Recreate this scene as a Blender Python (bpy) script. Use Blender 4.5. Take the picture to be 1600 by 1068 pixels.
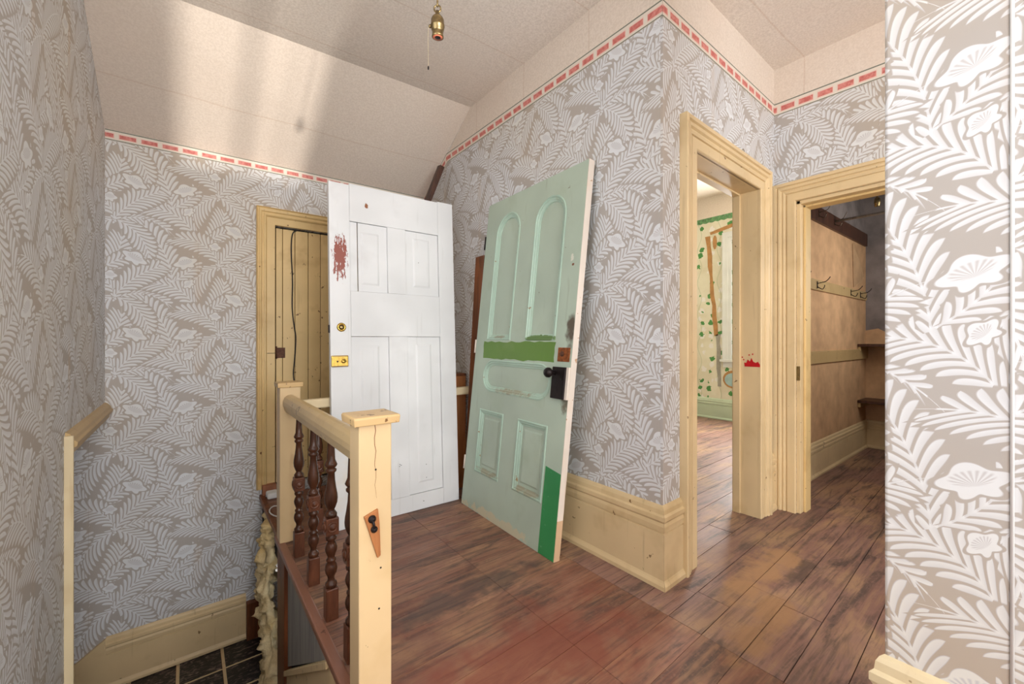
import bpy, bmesh, math, random
from mathutils import Vector, Matrix, noise
random.seed(7)
for o in list(bpy.data.objects): bpy.data.objects.remove(o, do_unlink=True)
scene = bpy.context.scene
COL = scene.collection

# ------------------------------------------------------------------ camera
YAW = math.atan((800-293)/652.6)
CAMH = 1.1
cam_d = bpy.data.cameras.new('camera'); cam = bpy.data.objects.new('camera', cam_d); COL.objects.link(cam)
cam.location = (0, 0, CAMH); cam.rotation_euler = (math.pi/2, 0, -YAW)
cam_d.sensor_fit = 'HORIZONTAL'; cam_d.sensor_width = 36; cam_d.lens = 652.6/1600*36
cam_d.shift_y = -4/1600; cam_d.clip_start = .02
scene.camera = cam

# ------------------------------------------------------------------ world, lights, exposure
w = bpy.data.worlds.new('world'); scene.world = w; w.use_nodes = True
w.node_tree.nodes['Background'].inputs[0].default_value = (.86, .93, 1, 1)
w.node_tree.nodes['Background'].inputs[1].default_value = 1.0
def area(name, loc, rot, sx, sy, power, col=(1, 1, 1)):
    l = bpy.data.lights.new(name, 'AREA'); l.shape = 'RECTANGLE'; l.size = sx; l.size_y = sy; l.energy = power; l.color = col
    o = bpy.data.objects.new(name, l); COL.objects.link(o); o.location = loc; o.rotation_euler = rot; return o
# daylight of rear and bedroom windows; side, second rear and closet fill lamps added
area('side_fill_lamp', (-.37, .76, 1.55), (0, -math.pi/2, 0), 1.3, .98, 7.5, (.93, .965, 1))  # unseen fill lamp added to brighten the walls facing left
area('rear_window_daylight', (.42, -2.55, 1.6), (math.pi/2, 0, 0), 1.3, 1.7, 48, (.97, .985, 1))
area('rear_fill_lamp', (2.2, -2.55, 1.6), (math.pi/2, 0, 0), 1.0, 1.5, 12, (1, .98, .95))  # unseen fill lamp added for the passage and closet side
area('bedroom_window_daylight', (5.74, 2.1, 1.65), (0, math.pi/2, 0), 1.5, .85, 48, (1, .99, .97))
area('closet_fill_lamp', (4.4, .03, 1.7), (math.pi/2, 0, 0), .6, .7, 6, (1, .97, .93))  # unseen fill lamp added to brighten the closet
scene.cycles.max_bounces = 5; scene.cycles.diffuse_bounces = 3; scene.cycles.adaptive_threshold = .07; scene.cycles.glossy_bounces = 2; scene.cycles.transmission_bounces = 3
sun = bpy.data.lights.new('sun_glint', 'SUN'); sun.energy = 1.25; sun.angle = math.radians(1.6); sun.color = (1, .93, .84)
so = bpy.data.objects.new('sun_glint', sun); COL.objects.link(so)
so.rotation_euler = Vector((0, 1, .25)).to_track_quat('-Z', 'Y').to_euler(); so.location = (0, -6, -1)
vs = scene.view_settings; vs.view_transform = 'Standard'; vs.look = 'None'; vs.gamma = 1; vs.use_curve_mapping = False
vs.exposure = 1.04

# ------------------------------------------------------------------ helpers
def S(r, g, b):
    f = lambda c: (c/255/12.92) if c/255 <= .04045 else ((c/255+.055)/1.055)**2.4
    return (f(r), f(g), f(b), 1)

class NT:
    """tiny node-tree writer"""
    def __init__(s, tree): s.t = tree
    def n(s, typ, **kw):
        nd = s.t.nodes.new(typ)
        for k, v in kw.items(): setattr(nd, k, v)
        return nd
    def put(s, sock, v):
        if isinstance(v, bpy.types.NodeSocket): s.t.links.new(v, sock)
        elif v is not None: sock.default_value = v
    def m(s, op, a, b=None, c=None, clamp=False):
        nd = s.n('ShaderNodeMath', operation=op); nd.use_clamp = clamp
        s.put(nd.inputs[0], a); s.put(nd.inputs[1], b)
        if c is not None: s.put(nd.inputs[2], c)
        return nd.outputs[0]
    def mixf(s, f, a, b):
        nd = s.n('ShaderNodeMix', data_type='FLOAT'); s.put(nd.inputs[0], f); s.put(nd.inputs[2], a); s.put(nd.inputs[3], b); return nd.outputs[0]
    def mix(s, f, a, b, blend='MIX'):
        nd = s.n('ShaderNodeMix', data_type='RGBA', blend_type=blend); s.put(nd.inputs[0], f); s.put(nd.inputs[6], a); s.put(nd.inputs[7], b); return nd.outputs[2]
    def noise(s, vec, scale, detail=3, rough=.55, dist=0):
        nd = s.n('ShaderNodeTexNoise'); s.put(nd.inputs['Vector'], vec); nd.inputs['Scale'].default_value = scale
        nd.inputs['Detail'].default_value = detail; nd.inputs['Roughness'].default_value = rough; nd.inputs['Distortion'].default_value = dist
        return nd.outputs[0]
    def ramp(s, f, lo, hi, a=0., b=1.):
        nd = s.n('ShaderNodeMapRange'); s.put(nd.inputs[0], f)
        for i, v in zip((1, 2, 3, 4), (lo, hi, a, b)): nd.inputs[i].default_value = v
        return nd.outputs[0]
    def scale(s, vec, sc):
        nd = s.n('ShaderNodeVectorMath', operation='MULTIPLY'); s.put(nd.inputs[0], vec); nd.inputs[1].default_value = sc; return nd.outputs[0]

def newmat(name, rough=.6, metal=0, spec=.4):
    m = bpy.data.materials.new(name); m.use_nodes = True
    t = NT(m.node_tree); b = m.node_tree.nodes['Principled BSDF']
    b.inputs['Roughness'].default_value = rough; b.inputs['Metallic'].default_value = metal
    b.inputs['Specular IOR Level'].default_value = spec
    return m, t, b
def pos(t): return t.n('ShaderNodeNewGeometry').outputs['Position']
def objc(t): return t.n('ShaderNodeTexCoord').outputs['Object']
def bump(t, b, h, strength=.2, dist=.005):
    nd = t.n('ShaderNodeBump'); nd.inputs['Strength'].default_value = strength; nd.inputs['Distance'].default_value = dist
    t.put(nd.inputs['Height'], h); t.put(b.inputs['Normal'], nd.outputs[0])

# ------------------------------------------------------------------ wallpaper print (fern fronds and lilies, half-drop repeat)
PW, PH = .51, .466
def wallpaper_group():
    g = bpy.data.node_groups.new('fern_print', 'ShaderNodeTree')
    g.interface.new_socket('UV', in_out='INPUT', socket_type='NodeSocketVector')
    g.interface.new_socket('Value', in_out='OUTPUT', socket_type='NodeSocketFloat')
    t = NT(g); gi = t.n('NodeGroupInput'); go = t.n('NodeGroupOutput')
    sp = t.n('ShaderNodeSeparateXYZ'); t.put(sp.inputs[0], gi.outputs[0]); U, V = sp.outputs[0], sp.outputs[1]
    def local(cx, cy):
        dx = t.m('SUBTRACT', U, cx); dy = t.m('SUBTRACT', V, cy)
        col = t.m('ROUND', t.m('MULTIPLY', dx, 1/PW))
        x = t.m('MULTIPLY_ADD', col, -PW, dx)
        y = t.m('WRAP', t.m('MULTIPLY_ADD', col, -PH/2, dy), PH/2, -PH/2)
        return x, y
    val = 0.0
    def frond(b, e, bend, W, n, sweep=1.0):
        nonlocal val
        W *= .82; n *= .80
        dx, dy = e[0]-b[0], e[1]-b[1]; L = math.hypot(dx, dy); c, s = dx/L, dy/L
        x, y = local((b[0]+e[0])/2, (b[1]+e[1])/2)
        sn = t.m('MULTIPLY_ADD', x, c/L, t.m('MULTIPLY_ADD', y, s/L, .5))
        v = t.m('MULTIPLY_ADD', x, -s, t.m('MULTIPLY', y, c))
        pr = t.m('MULTIPLY', sn, t.m('SUBTRACT', 1, sn))
        v = t.m('MULTIPLY_ADD', pr, -4*bend, v)
        av = t.m('ABSOLUTE', v)
        off = t.m('MULTIPLY', av, t.m('MULTIPLY_ADD', av, -.62*sweep*n/L/W, n*sweep*1.6/L))
        ph = t.m('SUBTRACT', t.m('MULTIPLY', sn, n), off)
        fr = t.m('FRACT', ph)
        si = t.m('MULTIPLY_ADD', t.m('SUBTRACT', ph, fr), 1/n, .5/n+.08)
        wi = t.m('MULTIPLY', t.m('POWER', t.m('MULTIPLY', si, t.m('SUBTRACT', 1.09, si), clamp=True), .5), W*2.0)
        r = t.m('DIVIDE', av, t.m('MAXIMUM', wi, .0006))
        hm = t.m('SUBTRACT', .47, t.m('MULTIPLY_ADD', t.m('POWER', r, 5), .38, t.m('MULTIPLY', t.m('SUBTRACT', 1, r), .10)))
        d = t.m('SUBTRACT', hm, t.m('ABSOLUTE', t.m('SUBTRACT', fr, .5)))
        rib = t.m('MULTIPLY', t.m('SUBTRACT', .0032, av), 90)       # solid midrib
        mask = t.m('MULTIPLY', t.m('MAXIMUM', d, rib), 9, clamp=True)
        mask = t.m('MULTIPLY', mask, t.m('MULTIPLY_ADD', fr, .3, .7))
        inside = t.m('MULTIPLY', t.m('SUBTRACT', 1.12, r), 12, clamp=True)
        lim = t.m('LESS_THAN', t.m('ABSOLUTE', t.m('SUBTRACT', sn, .6)), .63)
        val = t.mixf(t.m('MULTIPLY', inside, lim), val, mask)
    def flower(c0, ang, a, b):
        nonlocal val
        x, y = local(*c0); c, s = math.cos(ang), math.sin(ang)
        p = t.m('MULTIPLY_ADD', x, c/a, t.m('MULTIPLY', y, s/a)); q = t.m('MULTIPLY_ADD', x, -s/b, t.m('MULTIPLY', y, c/b))
        th = t.m('ARCTAN2', t.m('ADD', q, .25), p)
        wob = t.m('MULTIPLY_ADD', t.m('SINE', t.m('MULTIPLY', th, 5)), .15, .86)
        rr = t.m('DIVIDE', t.m('SQRT', t.m('MULTIPLY_ADD', p, p, t.m('MULTIPLY', q, q))), wob)
        edge = t.m('MULTIPLY', t.m('SUBTRACT', 1.0, rr), 14, clamp=True)
        q2 = t.m('SUBTRACT', q, .12)
        r2 = t.m('SQRT', t.m('MULTIPLY_ADD', p, t.m('MULTIPLY', p, 2.4), t.m('MULTIPLY', q2, t.m('MULTIPLY', q2, 5))))
        st = t.m('MULTIPLY_ADD', t.m('SINE', t.m('MULTIPLY', th, 24)), .22, .76)
        inner = t.m('MULTIPLY', t.m('SUBTRACT', 1, r2), 5, clamp=True)
        tone = t.mixf(inner, .97, st)
        clear = t.m('MULTIPLY', t.m('SUBTRACT', 1.2, rr), 14, clamp=True)
        val = t.mixf(clear, val, t.m('MULTIPLY', edge, tone))
    # frond(base, tip, bend, half width, leaflets)
    frond((-.005, -.012), (-.165, -.19), -.03, .094, 12)
    frond((-.10, .115), (.025, .34), -.03, .082, 12)
    frond((.02, -.005), (.245, -.045), .036, .062, 13)
    frond((-.126, .16), (-.365, .315), -.055, .075, 13)
    frond((-.247, -.125), (-.385, .205), -.03, .082, 14)
    frond((.0, -.01), (.15, -.215), .034, .07, 12)
    frond((-.065, .14), (.11, .25), .02, .05, 10)
    frond((-.235, -.125), (-.125, .01), -.012, .055, 8)
    frond((0, 0), (-.215, .15), -.05, .08, 13)
    frond((.0, .0), (.20, .19), .02, .078, 13)
    flower((-.18, -.005), .4, .066, .042)
    flower((.085, .232), -.55, .066, .04)
    flower((-.025, .118), -.15, .034, .03)
    flower((-.165, -.14), .9, .036, .026)
    t.put(go.inputs[0], val)
    return g
FERN = wallpaper_group()

def mat_wallpaper(name='fern_wallpaper', off=(0, 0)):
    m, t, b = newmat(name, .55, 0, .35)
    uv = t.n('ShaderNodeUVMap').outputs[0]
    mp = t.n('ShaderNodeVectorMath', operation='ADD'); t.put(mp.inputs[0], uv); mp.inputs[1].default_value = (off[0], off[1], 0)
    gn = t.n('ShaderNodeGroup'); gn.node_tree = FERN; t.put(gn.inputs[0], mp.outputs[0])
    v = gn.outputs[0]
    P = pos(t)
    age = t.ramp(t.noise(P, 1.3, 1), .45, .72)
    ground = t.mix(age, S(185, 178, 172), S(190, 176, 160))
    white = t.mix(age, S(231, 233, 236), S(231, 228, 221))
    shade = S(206, 203, 203)
    leaf = t.mix(t.ramp(v, .55, .95), shade, white)
    col = t.mix(t.ramp(v, .12, .5), ground, leaf)
    # paper seams every roll width, faint yellow staining along them
    sp = t.n('ShaderNodeSeparateXYZ'); t.put(sp.inputs[0], mp.outputs[0])
    se = t.m('ABSOLUTE', t.m('WRAP', t.m('ADD', sp.outputs[0], .115), PW/2, -PW/2))
    stain = t.m('MULTIPLY', t.ramp(se, .03, 0), t.ramp(t.noise(P, 3.1, 2), .5, .75))
    col = t.mix(t.m('MULTIPLY', stain, .5), col, S(205, 175, 140))
    line = t.m('MULTIPLY', t.m('LESS_THAN', se, .0009), .35)
    col = t.mix(line, col, S(150, 138, 125))
    t.put(b.inputs['Base Color'], col)
    return m

def mat_paint(name, base, worn=None, wear=.62, grime=None, rough=.42, chips=True, seed=0, spec=.4):
    """aged oil paint: faint tone drift, grime in blotches, small chips"""
    m, t, b = newmat(name, rough, 0, spec)
    P = pos(t)
    sh = t.n('ShaderNodeVectorMath', operation='ADD'); t.put(sh.inputs[0], P); sh.inputs[1].default_value = (seed*3.1, seed*1.7, seed*.9); P = sh.outputs[0]
    d = tuple(c*.82 for c in base[:3])+(1,)
    col = t.mix(t.ramp(t.noise(P, 2.2, 2), .35, .75), base, d)
    if grime: col = t.mix(t.m('MULTIPLY', t.ramp(t.noise(P, 4.5, 3, .65), .56, .78), .55), col, grime)
    if chips and worn:
        col = t.mix(t.ramp(t.noise(P, 23, 3, .6), wear+.08, wear+.11), col, worn)
        strk = t.noise(t.scale(P, (30, 30, 2.0)), 1, 2)
        col = t.mix(t.m('MULTIPLY', t.ramp(strk, .66, .8), .3), col, worn)
    t.put(b.inputs['Base Color'], col)
    bump(t, b, t.noise(P, 18, 1), .12, .004)
    return m

def mat_plain(name, col, rough=.5, metal=0, var=.15, sc=20, spec=.4):
    m, t, b = newmat(name, rough, metal, spec); P = pos(t)
    dk = tuple(c*(1-var*2) for c in col[:3])+(1,)
    t.put(b.inputs['Base Color'], t.mix(t.ramp(t.noise(P, sc, 4), .35, .7), col, dk))
    return m

def mat_wood(name, c1, c2, scale=(2, 40, 40), rough=.5):
    m, t, b = newmat(name, rough); P = t.scale(pos(t), scale)
    f = t.noise(P, 1, 4, .6, .6)
    t.put(b.inputs['Base Color'], t.mix(t.ramp(f, .3, .7), c1, c2)); return m

def mat_plaster(name, base, tint, stain):
    """grainy printed ceiling paper with faint sheet joints and water stains"""
    m, t, b = newmat(name, .85, 0, .2); P = pos(t)
    grain = t.noise(P, 95, 2, .7)
    col = t.mix(t.ramp(grain, .38, .62), base, tint)
    col = t.mix(t.m('MULTIPLY', t.ramp(t.noise(P, 1.1, 4), .5, .8), .6), col, stain)
    col = t.mix(t.m('MULTIPLY', t.ramp(t.noise(P, 9, 4, .65), .70, .78), .45), col, S(214, 172, 134))
    sp = t.n('ShaderNodeSeparateXYZ'); t.put(sp.inputs[0], P)
    wv = t.m('ADD', sp.outputs[1], t.m('MULTIPLY', t.noise(P, 2, 2), .03))
    ln = t.m('LESS_THAN', t.m('ABSOLUTE', t.m('WRAP', t.m('ADD', wv, .12), .27, -.27)), .004)
    col = t.mix(t.m('MULTIPLY', ln, .22), col, S(196, 160, 130))
    t.put(b.inputs['Base Color'], col); bump(t, b, grain, .25, .003)
    return m

def mat_floor(name, tan, red, dark, light):
    m, t, b = newmat(name, .42, 0, .45); P = pos(t)
    rnd = t.n('ShaderNodeObjectInfo').outputs['Random']
    st = t.n('ShaderNodeCombineXYZ'); t.put(st.inputs[2], t.m('MULTIPLY', rnd, 9))
    ad = t.n('ShaderNodeVectorMath', operation='ADD'); t.put(ad.inputs[0], P); t.put(ad.inputs[1], st.outputs[0])
    Q = ad.outputs[0]
    grain = t.noise(t.scale(Q, (3.5, 55, 1)), 1, 3, .65, .4)
    blot = t.noise(t.scale(P, (1.2, 2.0, 1)), 1.5, 4, .6, .3)
    b2 = t.noise(t.scale(Q, (1.6, 4, 1)), 2.3, 3, .6)
    col = t.mix(t.ramp(b2, .35, .68), red, light)
    col = t.mix(t.m('MULTIPLY', t.ramp(blot, .49, .62), .85), col, tan)
    streak = t.noise(t.scale(P, (2.2, 11, 1)), 1.0, 4, .68, .8)
    col = t.mix(t.m('MULTIPLY', t.ramp(streak, .51, .64), .8), col, dark)
    scuff = t.noise(t.scale(P, (3, 5, 1)), 2.0, 4, .72, .5)
    col = t.mix(t.m('MULTIPLY', t.ramp(scuff, .54, .66), .6), col, light)
    tint = t.m('MULTIPLY_ADD', rnd, .3, 1.05)
    cm = t.n('ShaderNodeCombineXYZ'); [t.put(cm.inputs[i], tint) for i in range(3)]
    col = t.mix(1, col, cm.outputs[0], 'MULTIPLY')
    col = t.mix(t.m('MULTIPLY', t.ramp(grain, .5, .66), .55), col, dark)
    col = t.mix(t.m('MULTIPLY', t.ramp(grain, .46, .32), .5), col, tan)
    sc = t.noise(P, 60, 2, .7); col = t.mix(t.m('MULTIPLY', t.ramp(sc, .54, .68), .55), col, light)
    t.put(b.inputs['Base Color'], col)
    t.put(b.inputs['Roughness'], t.ramp(blot, .3, .7, .46, .66))
    bump(t, b, sc, .2, .003)
    return m

# ---- materials
M = {}
M['paper'] = mat_wallpaper()
M['frieze'] = mat_plaster('frieze_paper', S(238, 224, 210), S(227, 212, 197), S(234, 214, 197))
M['ceiling'] = mat_plaster('ceiling_paper', S(246, 235, 224), S(230, 218, 206), S(242, 224, 208))
M['cream'] = mat_paint('cream_paint', S(237, 210, 163), S(140, 108, 70), .62, S(196, 164, 112), seed=1)
M['cream_pale'] = mat_paint('pale_cream_paint', S(235, 216, 176), S(150, 116, 78), .62, S(205, 176, 128), seed=2)
M['ochre'] = mat_paint('ochre_cream_paint', S(243, 210, 148), S(134, 92, 54), .60, S(190, 148, 92), seed=3)
M['white'] = mat_paint('white_door_paint', S(242, 243, 244), S(190, 188, 184), .68, S(222, 222, 222), rough=.38, seed=4)
M['mint'] = mat_paint('mint_door_paint', S(188, 204, 186), S(120, 118, 92), .66, S(168, 184, 160), rough=.4, seed=5)
M['mint_light'] = mat_paint('mint_moulding_paint', S(184, 210, 192), S(150, 130, 96), .6, S(172, 186, 164), rough=.4, seed=6)
M['grass'] = mat_paint('olive_green_paint', S(106, 144, 62), S(90, 120, 60), .66, S(120, 150, 80), rough=.4, seed=7)
M['emerald'] = mat_paint('emerald_paint', S(60, 150, 88), S(90, 160, 110), .62, S(74, 158, 98), rough=.4, seed=8)
M['edge'] = mat_paint('bare_edge_paint', S(240, 228, 214), S(190, 150, 112), .58, S(228, 200, 170), seed=9)
M['newel'] = mat_paint('newel_paint', S(230, 200, 153), S(140, 104, 64), .64, S(210, 176, 122), seed=10)
M['newel_cap'] = mat_paint('worn_cap_paint', S(214, 180, 128), S(120, 84, 50), .54, S(170, 132, 84), seed=21)
M['rail'] = mat_paint('worn_rail_paint', S(206, 178, 130), S(120, 90, 60), .58, S(176, 142, 96), rough=.35, seed=11)
M['baluster'] = mat_wood('dark_varnished_baluster', S(54, 31, 20), S(88, 52, 33), (40, 40, 6), .25)
M['baluster_red'] = mat_wood('reddish_turned_wood', S(78, 45, 30), S(116, 70, 48), (40, 40, 12), .33)
M['curb'] = mat_paint('red_brown_curb', S(150, 104, 84), S(104, 70, 56), .6, S(124, 84, 68), rough=.35, seed=12)
M['grey_board'] = mat_wood('weathered_grey_board', S(128, 126, 124), S(168, 164, 158), (50, 50, 3), .7)
M['brown'] = mat_wood('brown_stained_wood', S(84, 46, 26), S(136, 78, 44), (30, 30, 3), .45)
M['dark_wood'] = mat_wood('dark_brown_wood', S(48, 28, 20), S(92, 58, 42), (30, 30, 4), .4)
M['orange_wood'] = mat_wood('orange_brown_wood', S(150, 92, 50), S(184, 120, 70), (30, 30, 4), .5)
M['brass'] = mat_plain('polished_brass', S(214, 178, 92), .25, 1, .2, 60)
M['old_brass'] = mat_plain('aged_brass', S(158, 138, 98), .38, 1, .25, 80)
M['iron'] = mat_plain('black_iron', S(44, 36, 36), .45, .6, .2, 50)
M['rusty'] = mat_plain('rusted_iron', S(112, 74, 56), .6, .4, .3, 60)
M['rust_orange'] = mat_plain('orange_rusted_plate', S(170, 98, 52), .5, .5, .3, 70)
M['black'] = mat_plain('black_rubber', S(38, 34, 32), .5)
M['red'] = mat_plain('red_paint', S(214, 34, 40), .4)
M['peel'] = mat_plain('exposed_red_brown_primer', S(158, 92, 80), .7)
M['floor'] = mat_floor('worn_red_floor', S(162, 124, 94), S(118, 76, 60), S(74, 60, 54), S(138, 100, 82))
M['floor2'] = mat_floor('worn_rose_floor', S(168, 134, 102), S(130, 96, 86), S(76, 64, 60), S(144, 112, 100))
M['sub'] = mat_plain('dark_gap', S(36, 26, 22), .9)
M['mint_base'] = mat_paint('pale_mint_baseboard', S(206, 222, 196), S(160, 160, 130), .7, S(190, 208, 180), seed=13)
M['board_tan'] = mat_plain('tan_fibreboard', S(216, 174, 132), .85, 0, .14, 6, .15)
M['dark_plaster'] = mat_plain('dark_grey_plaster', S(150, 140, 136), .9, 0, .2, 5, .15)  # grey base with random tone variation
M['closet_trim'] = mat_paint('dull_cream_closet_trim', S(196, 166, 116), S(130, 98, 62), .6, S(160, 128, 84), seed=14)
M['socket_int'] = mat_plain('porcelain_orange', S(214, 120, 90), .5)
M['thread'] = mat_plain('pull_cord', S(176, 160, 130), .7)
M['brick'] = mat_plain('orange_brick', S(176, 118, 88), .8)

def mat_insulation():
    m, t, b = newmat('yellow_glass_wool', .95, 0, .1); P = pos(t)
    f = t.noise(P, 9, 6, .7); g2 = t.noise(P, 3, 3)
    col = t.mix(t.ramp(f, .34, .66), S(206, 178, 128), S(250, 230, 184))
    col = t.mix(t.m('MULTIPLY', t.ramp(g2, .52, .7), .6), col, S(244, 198, 104))
    col = t.mix(t.m('MULTIPLY', t.ramp(t.noise(P, 5, 4), .58, .74), .6), col, S(128, 104, 78))
    t.put(b.inputs['Base Color'], col); bump(t, b, t.noise(P, 80, 3, .75), .5, .01); return m
M['wool'] = mat_insulation()

def mat_border():
    m, t, b = newmat('ribbon_border_paper', .6); uv = t.n('ShaderNodeUVMap').outputs[0]
    sp = t.n('ShaderNodeSeparateXYZ'); t.put(sp.inputs[0], uv); u, v = sp.outputs[0], sp.outputs[1]
    du = t.m('ABSOLUTE', t.m('WRAP', u, .05, -.05)); dv = t.m('ABSOLUTE', t.m('SUBTRACT', v, .46))
    dash = t.m('MULTIPLY', t.m('LESS_THAN', du, .037), t.m('LESS_THAN', dv, .19))
    lp = t.m('MULTIPLY', t.m('LESS_THAN', du, .041), t.m('LESS_THAN', dv, .26))
    col = t.mix(t.m('MULTIPLY', lp, .6), S(234, 222, 208), S(238, 190, 176))
    P = pos(t); pk = t.mix(t.ramp(t.noise(P, 50, 3), .4, .65), S(204, 112, 104), S(226, 148, 138))
    col = t.mix(dash, col, pk)
    l1 = t.m('LESS_THAN', t.m('ABSOLUTE', t.m('SUBTRACT', v, .95)), .045); l2 = t.m('LESS_THAN', t.m('ABSOLUTE', t.m('SUBTRACT', v, .04)), .035)
    col = t.mix(t.m('MAXIMUM', l1, l2), col, S(124, 128, 112))
    t.put(b.inputs['Base Color'], col); return m
M['border'] = mat_border()

def mat_vine():
    """pale yellow bedroom paper: ivy sprigs and white blossoms"""
    m, t, b = newmat('ivy_wallpaper', .6); uv = t.n('ShaderNodeUVMap').outputs[0]
    def spots(off, sc, r, ofs):
        vo = t.n('ShaderNodeTexVoronoi'); vo.inputs['Scale'].default_value = sc; vo.inputs['Randomness'].default_value = .55
        a = t.n('ShaderNodeVectorMath', operation='ADD'); t.put(a.inputs[0], uv); a.inputs[1].default_value = off
        wn = t.n('ShaderNodeVectorMath', operation='ADD'); t.put(wn.inputs[0], a.outputs[0])
        nn = t.n('ShaderNodeTexNoise'); t.put(nn.inputs['Vector'], uv); nn.inputs['Scale'].default_value = 26
        t.put(wn.inputs[1], t.scale(nn.outputs[1], (.07, .07, 0))); t.put(vo.inputs['Vector'], wn.outputs[0])
        return t.m('LESS_THAN', vo.outputs['Distance'], r)
    col = t.mix(t.ramp(t.noise(uv, 4, 3), .4, .7), S(234, 229, 208), S(222, 214, 188))
    col = t.mix(spots((.3, .1, 0), 8.0, .30, 1), col, S(240, 236, 230))
    sp = t.n('ShaderNodeSeparateXYZ'); t.put(sp.inputs[0], uv)
    st = t.m('ABSOLUTE', t.m('WRAP', t.m('ADD', sp.outputs[0], t.m('MULTIPLY', t.m('SINE', t.m('MULTIPLY', sp.outputs[1], 14)), .03)), .14, -.14))
    col = t.mix(t.m('MULTIPLY', t.m('LESS_THAN', st, .004), .5), col, S(160, 178, 130))
    col = t.mix(spots((0, 0, 0), 7.5, .26, 1), col, S(84, 146, 78))
    t.put(b.inputs['Base Color'], col); return m
M['vine'] = mat_vine()
M['vine_border'] = mat_plain('green_swag_border', S(120, 176, 120), .6, 0, .3, 30)

def mat_tile():
    m, t, b = newmat('black_marbled_vinyl', .3); P = pos(t)
    f = t.noise(t.scale(P, (18, 40, 1)), 1, 4, .6, 1.5)
    t.put(b.inputs['Base Color'], t.mix(t.ramp(f, .52, .66), S(30, 25, 23), S(128, 110, 102))); return m
M['tile'] = mat_tile()
M['glass'] = None
def mat_glass():
    m, t, b = newmat('window_glass', .05); b.inputs['Transmission Weight'].default_value = 1; b.inputs['Base Color'].default_value = (1, 1, 1, 1); b.inputs['IOR'].default_value = 1.01; return m
M['glass'] = mat_glass()
M['curtain'] = mat_plain('white_window_shade', S(240, 240, 238), .8, 0, .03)

# ---- mesh objects
WORLD = {}
def tagit(o, label=None, cat=None, group=None, kind=None):
    if label: o['label'] = label
    if cat: o['category'] = cat
    if group: o['group'] = group
    if kind: o['kind'] = kind
    return o
def empty(name, loc, label=None, cat=None, group=None, kind=None):
    o = bpy.data.objects.new(name, None); COL.objects.link(o); o.location = loc; o.empty_display_size = .1; WORLD[o.name] = Matrix.Translation(Vector(loc))
    return tagit(o, label, cat, group, kind)
def setparent(o, p):
    o.parent = p; o.matrix_parent_inverse = WORLD[p.name].inverted()
def mk(name, verts, faces, mat, parent=None, smooth=False, bevel=0, uvs=None, segs=2):
    verts = [Vector(v) for v in verts]
    xs = [v.x for v in verts]; ys = [v.y for v in verts]; zs = [v.z for v in verts]
    base = Vector(((min(xs)+max(xs))/2, (min(ys)+max(ys))/2, min(zs)))
    me = bpy.data.meshes.new(name)
    me.from_pydata([v-base for v in verts], [], faces)
    if uvs:
        ul = me.uv_layers.new(name='UVMap')
        for li, l in enumerate(me.loops): ul.data[li].uv = uvs[l.vertex_index]
    bm = bmesh.new(); bm.from_mesh(me); bmesh.ops.recalc_face_normals(bm, faces=bm.faces); bm.to_mesh(me); bm.free()
    me.materials.append(M[mat] if isinstance(mat, str) else mat)
    if smooth:
        for p in me.polygons: p.use_smooth = True
    o = bpy.data.objects.new(name, me); COL.objects.link(o); o.location = base
    WORLD[o.name] = Matrix.Translation(base)
    if bevel:
        md = o.modifiers.new('bevel', 'BEVEL'); md.width = bevel; md.segments = segs; md.limit_method = 'ANGLE'
    if parent: setparent(o, parent)
    return o

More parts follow.
